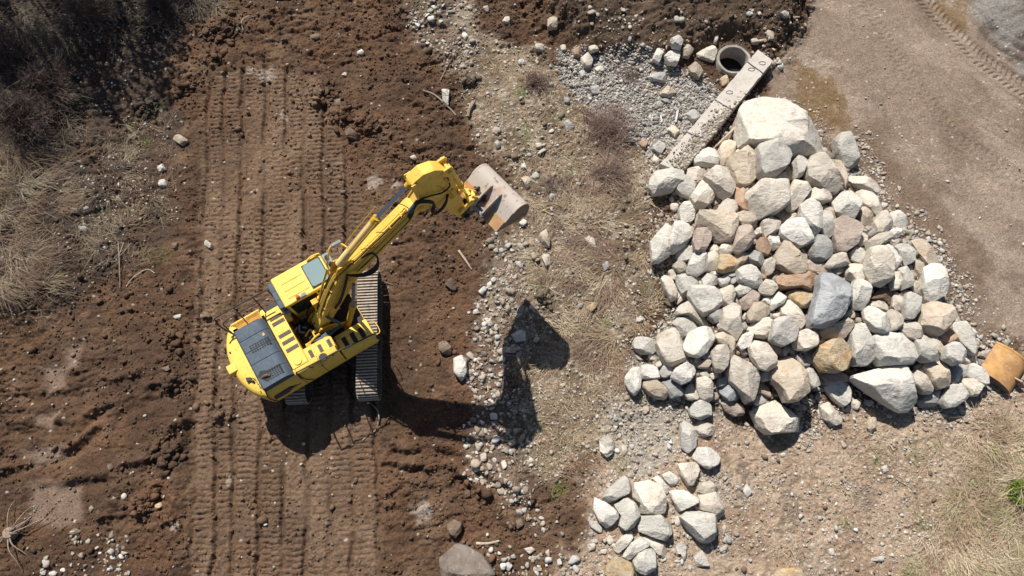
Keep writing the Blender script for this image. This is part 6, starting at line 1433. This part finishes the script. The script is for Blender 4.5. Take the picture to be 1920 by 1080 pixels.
TAN = [(0.44,0.34,0.22),(0.40,0.30,0.20),(0.33,0.23,0.155),(0.50,0.41,0.29),(0.30,0.20,0.145)]
clumps("dry_grass", [(1000,350),(1110,330),(1230,345),(1215,480),(1235,560),(1190,640),(1170,745),(1100,745),(1050,650),(985,625),(955,560),(985,450)], 150, 45, 0.40, 0.32, TAN+[(0.22,0.15,0.105)], 401, fan=0.6, mul=0.85)
clumps("dry_grass", [(900,100),(1010,110),(1070,160),(1090,240),(1200,300),(1190,350),(1000,350),(980,260),(900,200)], 130, 22, 0.22, 0.4, TAN+[(0.20,0.16,0.10)], 411, width=0.012)
clumps("dry_grass", [(960,660),(1090,750),(1170,750),(1150,850),(1040,900),(970,900),(1000,760)], 110, 22, 0.24, 0.4, TAN+[(0.22,0.20,0.10)], 415, width=0.012)
clumps("dry_grass", [(1700,1130),(1740,1020),(1790,960),(1850,900),(1830,830),(1870,790),(2000,780),(2000,1130)], 260, 55, 0.34, 0.55, TAN+[(0.40,0.36,0.22),(0.28,0.25,0.13)], 421, fan=0.8, mul=1.05)
clumps("dry_grass", [(1480,840),(1700,800),(1850,790),(1830,900),(1720,1000),(1680,1080),(1460,1080),(1440,900)], 120, 14, 0.20, 0.5, TAN, 425, width=0.012)
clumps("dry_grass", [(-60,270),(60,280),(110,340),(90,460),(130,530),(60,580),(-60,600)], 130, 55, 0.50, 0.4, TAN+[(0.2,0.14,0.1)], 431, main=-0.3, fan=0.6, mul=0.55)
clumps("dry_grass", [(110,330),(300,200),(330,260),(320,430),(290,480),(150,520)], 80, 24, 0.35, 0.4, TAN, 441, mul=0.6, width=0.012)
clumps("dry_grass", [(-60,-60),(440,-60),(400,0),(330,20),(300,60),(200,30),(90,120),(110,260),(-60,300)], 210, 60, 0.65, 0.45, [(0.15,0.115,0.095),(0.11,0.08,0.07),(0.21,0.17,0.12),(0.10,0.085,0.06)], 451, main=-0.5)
for k, (px, py, n, r_) in enumerate([(978,172,60,.10),(988,232,45,.12),(990,250,60,.14),(1075,318,50,.12),(1057,535,60,.16),(1222,545,60,.2),(1140,600,40,.15),(1005,535,30,.12),(1046,915,70,.15),(1010,800,50,.2),(1720,848,90,.3),(1650,862,60,.2),(1735,980,60,.2),(1870,960,80,.25),(1465,828,70,.14),(1590,985,30,.1),(290,200,50,.15),(270,266,50,.15),(245,238,40,.2),(180,18,60,.3),(415,22,50,.2),(275,478,30,.15),(30,550,80,.22),(305,475,40,.15),(800,15,60,.35),(190,400,40,.3)]):
    r = np.random.default_rng(500+k); x, y = W(px, py, 0.1); B = np.stack([x+r.normal(0, r_, n), y+r.normal(0, r_, n)], 1)
    cc = np.array([(0.13,0.19,0.045)])*r.uniform(0.6, 1.4, (n, 1)); o = blades("green_grass", B, r.uniform(0, 6.28, n), r.uniform(0.10, 0.26, n), r.uniform(0.3, 0.9, n), r.uniform(0.01, 0.02, n), cc, seed=600+k)

# ------------------------------------------------ bushes, stump, trees beyond the frame
M_TWIG = rust("bare_twigs", (0.20,0.135,0.11), (0.27,0.19,0.15), (0.12,0.08,0.07), 2.0)
M_TWIGD = rust("dark_twigs", (0.10,0.072,0.066), (0.15,0.105,0.095), (0.06,0.045,0.04), 2.0)
M_LEAF, _t, _b = nm("evergreen_leaf", (0.045,0.07,0.02), 0.7); M_LEAFG, _t, _b = nm("bright_green_leaf", (0.15,0.20,0.03), 0.6)
def bush(name, px, py, n, R, Hh, lab, mat, seed, lean=(0, 0), group=None, r0=0.011, cat="bush"):
    r = random.Random(seed); x, y = W(px, py, 0.0); g = H1(x, y); x, y = W(px, py, g+Hh*0.4); root = empty(name, (x, y, g)); tag(root, lab, cat, group)
    mb = MB()
    for k in range(n):
        a = r.uniform(0, 6.283); q = r.random()**0.7; bx, by = math.cos(a)*R*0.35*r.random(), math.sin(a)*R*0.35*r.random(); ex_, ey_ = math.cos(a)*R*q+lean[0], math.sin(a)*R*q+lean[1]; ez_ = Hh*(1.1-q*0.8)*r.uniform(.5, 1)
        m = (bx*.5+ex_*.45+r.uniform(-.1, .1)*R, by*.5+ey_*.45+r.uniform(-.1, .1)*R, ez_*0.65)
        mb.tube([(bx, by, -0.03), m, (ex_, ey_, ez_)], r0*r.uniform(.6, 1.3), 4, 2, r_end=0.004)
        for s in range(2):
            t = r.uniform(.4, .9); p = (m[0]+(ex_-m[0])*t, m[1]+(ey_-m[1])*t, m[2]+(ez_-m[2])*t); mb.tube([p, (p[0]+r.uniform(-.25, .25)*R, p[1]+r.uniform(-.25, .25)*R, p[2]+r.uniform(0, .25)*Hh)], r0*0.5, 3, 0, r_end=0.003)
    mb.build("twigs", mat, root, 0, False); return root
bush("brushwood_bush", 1132, 250, 420, 1.25, 0.55, "large purplish-brown heap of brushwood at the lower edge of the grey gravel", M_TWIG, 1, (0.25, 0.35))
bush("brushwood_bush", 1140, 325, 240, 1.1, 0.35, "low flattened brown brushwood left of the beam's lower end", M_TWIG, 2, (0.2, 0.2))
bush("brushwood_bush", 1003, 152, 220, 0.65, 0.4, "small rounded brown bush above the green tuft at top middle", M_TWIG, 3, (0.1, 0.05))
bush("brushwood_bush", 1180, 138, 90, 0.7, 0.25, "sparse dark brushwood on the upper edge of the grey gravel", M_TWIG, 4)
bush("brushwood_bush", 1040, 350, 100, 0.7, 0.25, "sparse low brown brushwood right of the raised bucket", M_TWIG, 5)
for k, (px, py, R, Hh, lab) in enumerate([(10,90,1.7,2.2,"tall dark bare bush in the top left corner, upper one at the photo's left edge"),(20,215,1.5,1.8,"reddish dark bare bush at the left edge, lower one above the dry grass"),(150,20,1.5,1.6,"dark bare bush at the top edge near the left corner"),(70,150,1.3,1.3,"smaller dark bare bush between the two at the left edge"),(300,5,1.1,0.9,"low dark bare bush at the top edge left of the track prints")]):
    bush("bare_bush", px, py, 300, R, Hh, lab, M_TWIGD, 20+k, (0.2, -0.1), None, 0.013)
r = random.Random(44); x, y = W(18, 1000, 0.1); st_ = empty("root_stump", (x, y, H1(x, y))); tag(st_, "pale stump with spreading roots in the bottom left corner", "stump")
mb = MB(); mb.cyl((0,0,-0.05),(0.05,0.02,0.28),0.24,14,0.17); mb.build("stump_wood", M_WOOD, st_, 0.02)
for k in range(15):
    a = r.gauss(-0.2, 1.0); L = r.uniform(0.3, 1.5); MB().tube([(0.1*math.cos(a),0.1*math.sin(a),0.2),(L*.4*math.cos(a+.1),L*.4*math.sin(a+.1),0.32),(L*.75*math.cos(a+.2),L*.75*math.sin(a+.2),0.2),(L*math.cos(a+.15),L*math.sin(a+.15),0.02)], 0.026, 6, 3, r_end=0.007).build("root", M_WOOD, st_)
# leafy green bush at the right edge
def leafball(name, x, y, R, Hh, n, lab, mat, seed, cat="bush", zbase=None, ls=0.05, trunk=0.0):
    r = np.random.default_rng(seed); g = H1(x, y) if zbase is None else zbase; root = empty(name, (x, y, g)); tag(root, lab, cat)
    cl = r.normal(size=(40, 3)); cl /= np.linalg.norm(cl, axis=1)[:, None]; cl *= r.uniform(0.3, 1, (40, 1))**0.5
    c = cl[r.integers(0, 40, n)]+r.normal(0, 0.17, (n, 3)); c = c*np.array([R, R, Hh/2])+np.array([0, 0, Hh/2+trunk])
    d1 = r.normal(size=(n, 3)); d1 /= np.linalg.norm(d1, axis=1)[:, None]; d2 = np.cross(d1, r.normal(size=(n, 3))); d2 /= np.linalg.norm(d2, axis=1)[:, None]; s = ls*r.uniform(0.5, 1.3, (n, 1))
    V_ = np.stack([c-d1*s, c+d2*s*0.4, c+d1*s, c-d2*s*0.4], 1).reshape(-1, 3); V_[:, 2] = np.maximum(V_[:, 2], 0.0)
    me = mesh_np("foliage", V_, np.arange(4*n).reshape(-1, 4), 4); me.materials.append(mat); o = bpy.data.objects.new("foliage", me); COL.objects.link(o); o.parent = root
    mb = MB(); mb.tube([(0,0,-0.1),(0.1*R,0.05*R,Hh*0.5+trunk),(0,0.1*R,Hh*0.9+trunk)], 0.05*R+0.02, 8, 3, r_end=0.02)
    for k in range(9):
        a = k*2.4; z0 = trunk+Hh*(0.1+0.07*k); mb.tube([(0,0,z0),(0.5*R*math.cos(a),0.5*R*math.sin(a),z0+0.12*Hh),(0.85*R*math.cos(a),0.85*R*math.sin(a),z0+0.2*Hh)], 0.02*R+0.008, 6, 2, r_end=0.006)
    mb.build("trunk", M_TWIGD, root); return root
x, y = W(1916, 925, 0.3); leafball("green_bush", x, y, 0.38, 0.45, 2000, "small bright green bush at the right edge among dry grass", M_LEAFG, 61, ls=0.045)
for k, (x, y, R, Hh, tr) in enumerate([(-22.5,23.4,2.7,9.5,2.0),(-18.2,23.6,2.6,9.0,2.2),(-26.0,19.5,2.2,6.5,1.5),(-15.4,22.6,1.1,3.4,1.0)]):
    leafball("evergreen_tree", x, y, R, Hh, 4200 if R > 2 else 2200, ["evergreen tree outside the top left corner, casting shade into it","second evergreen tree outside the top edge, casting shade","evergreen tree outside the left edge, casting shade on the slope","small evergreen tree outside the top edge left of the track prints"][k], M_LEAF, 70+k, "tree", 0.3, 0.17, tr)
for k, (x, y, R, Hh) in enumerate([(5.2,21.5,0.9,1.6),(7.3,21.6,1.0,1.8),(3.2,21.4,0.6,1.1)]):
    leafball("evergreen_shrub", x, y, R, Hh, 1800, ["rounded evergreen shrub beyond the top edge above the gravel","larger evergreen shrub beyond the top edge above the concrete pipe","smallest evergreen shrub beyond the top edge above the rubble"][k], M_LEAF, 80+k, "shrub", 1.0, 0.09, 0.1)
r = random.Random(91); bt = empty("bare_tree", (-19.6, 5.6, 0.0)); tag(bt, "leafless tree outside the left edge, its twigs throwing thin shadows on the soil", "tree")
mb = MB(); mb.tube([(0,0,-.1),(0.1,0.1,2.0),(0.05,0.3,4.2)], 0.11, 8, 3, r_end=0.03); mb.build("trunk", M_TWIGD, bt)
mb = MB()
for k in range(46):
    z0 = r.uniform(1.2, 4.0); a = r.uniform(0, 6.283); L = r.uniform(0.7, 1.6); e = (L*math.cos(a), L*math.sin(a)+0.2, z0+L*0.7); m = (e[0]*.5, e[1]*.5, z0+L*0.25); mb.tube([(0.05,0.15,z0), m, e], 0.022, 5, 2, r_end=0.007)
    for s in range(4): t = r.uniform(.3, 1); p = (e[0]*t, e[1]*t, z0+(e[2]-z0)*t); mb.tube([p, (p[0]+r.uniform(-.5,.5), p[1]+r.uniform(-.5,.5), p[2]+r.uniform(.1,.5))], 0.009, 4, 0, r_end=0.004)
mb.build("branches", M_TWIGD, bt)
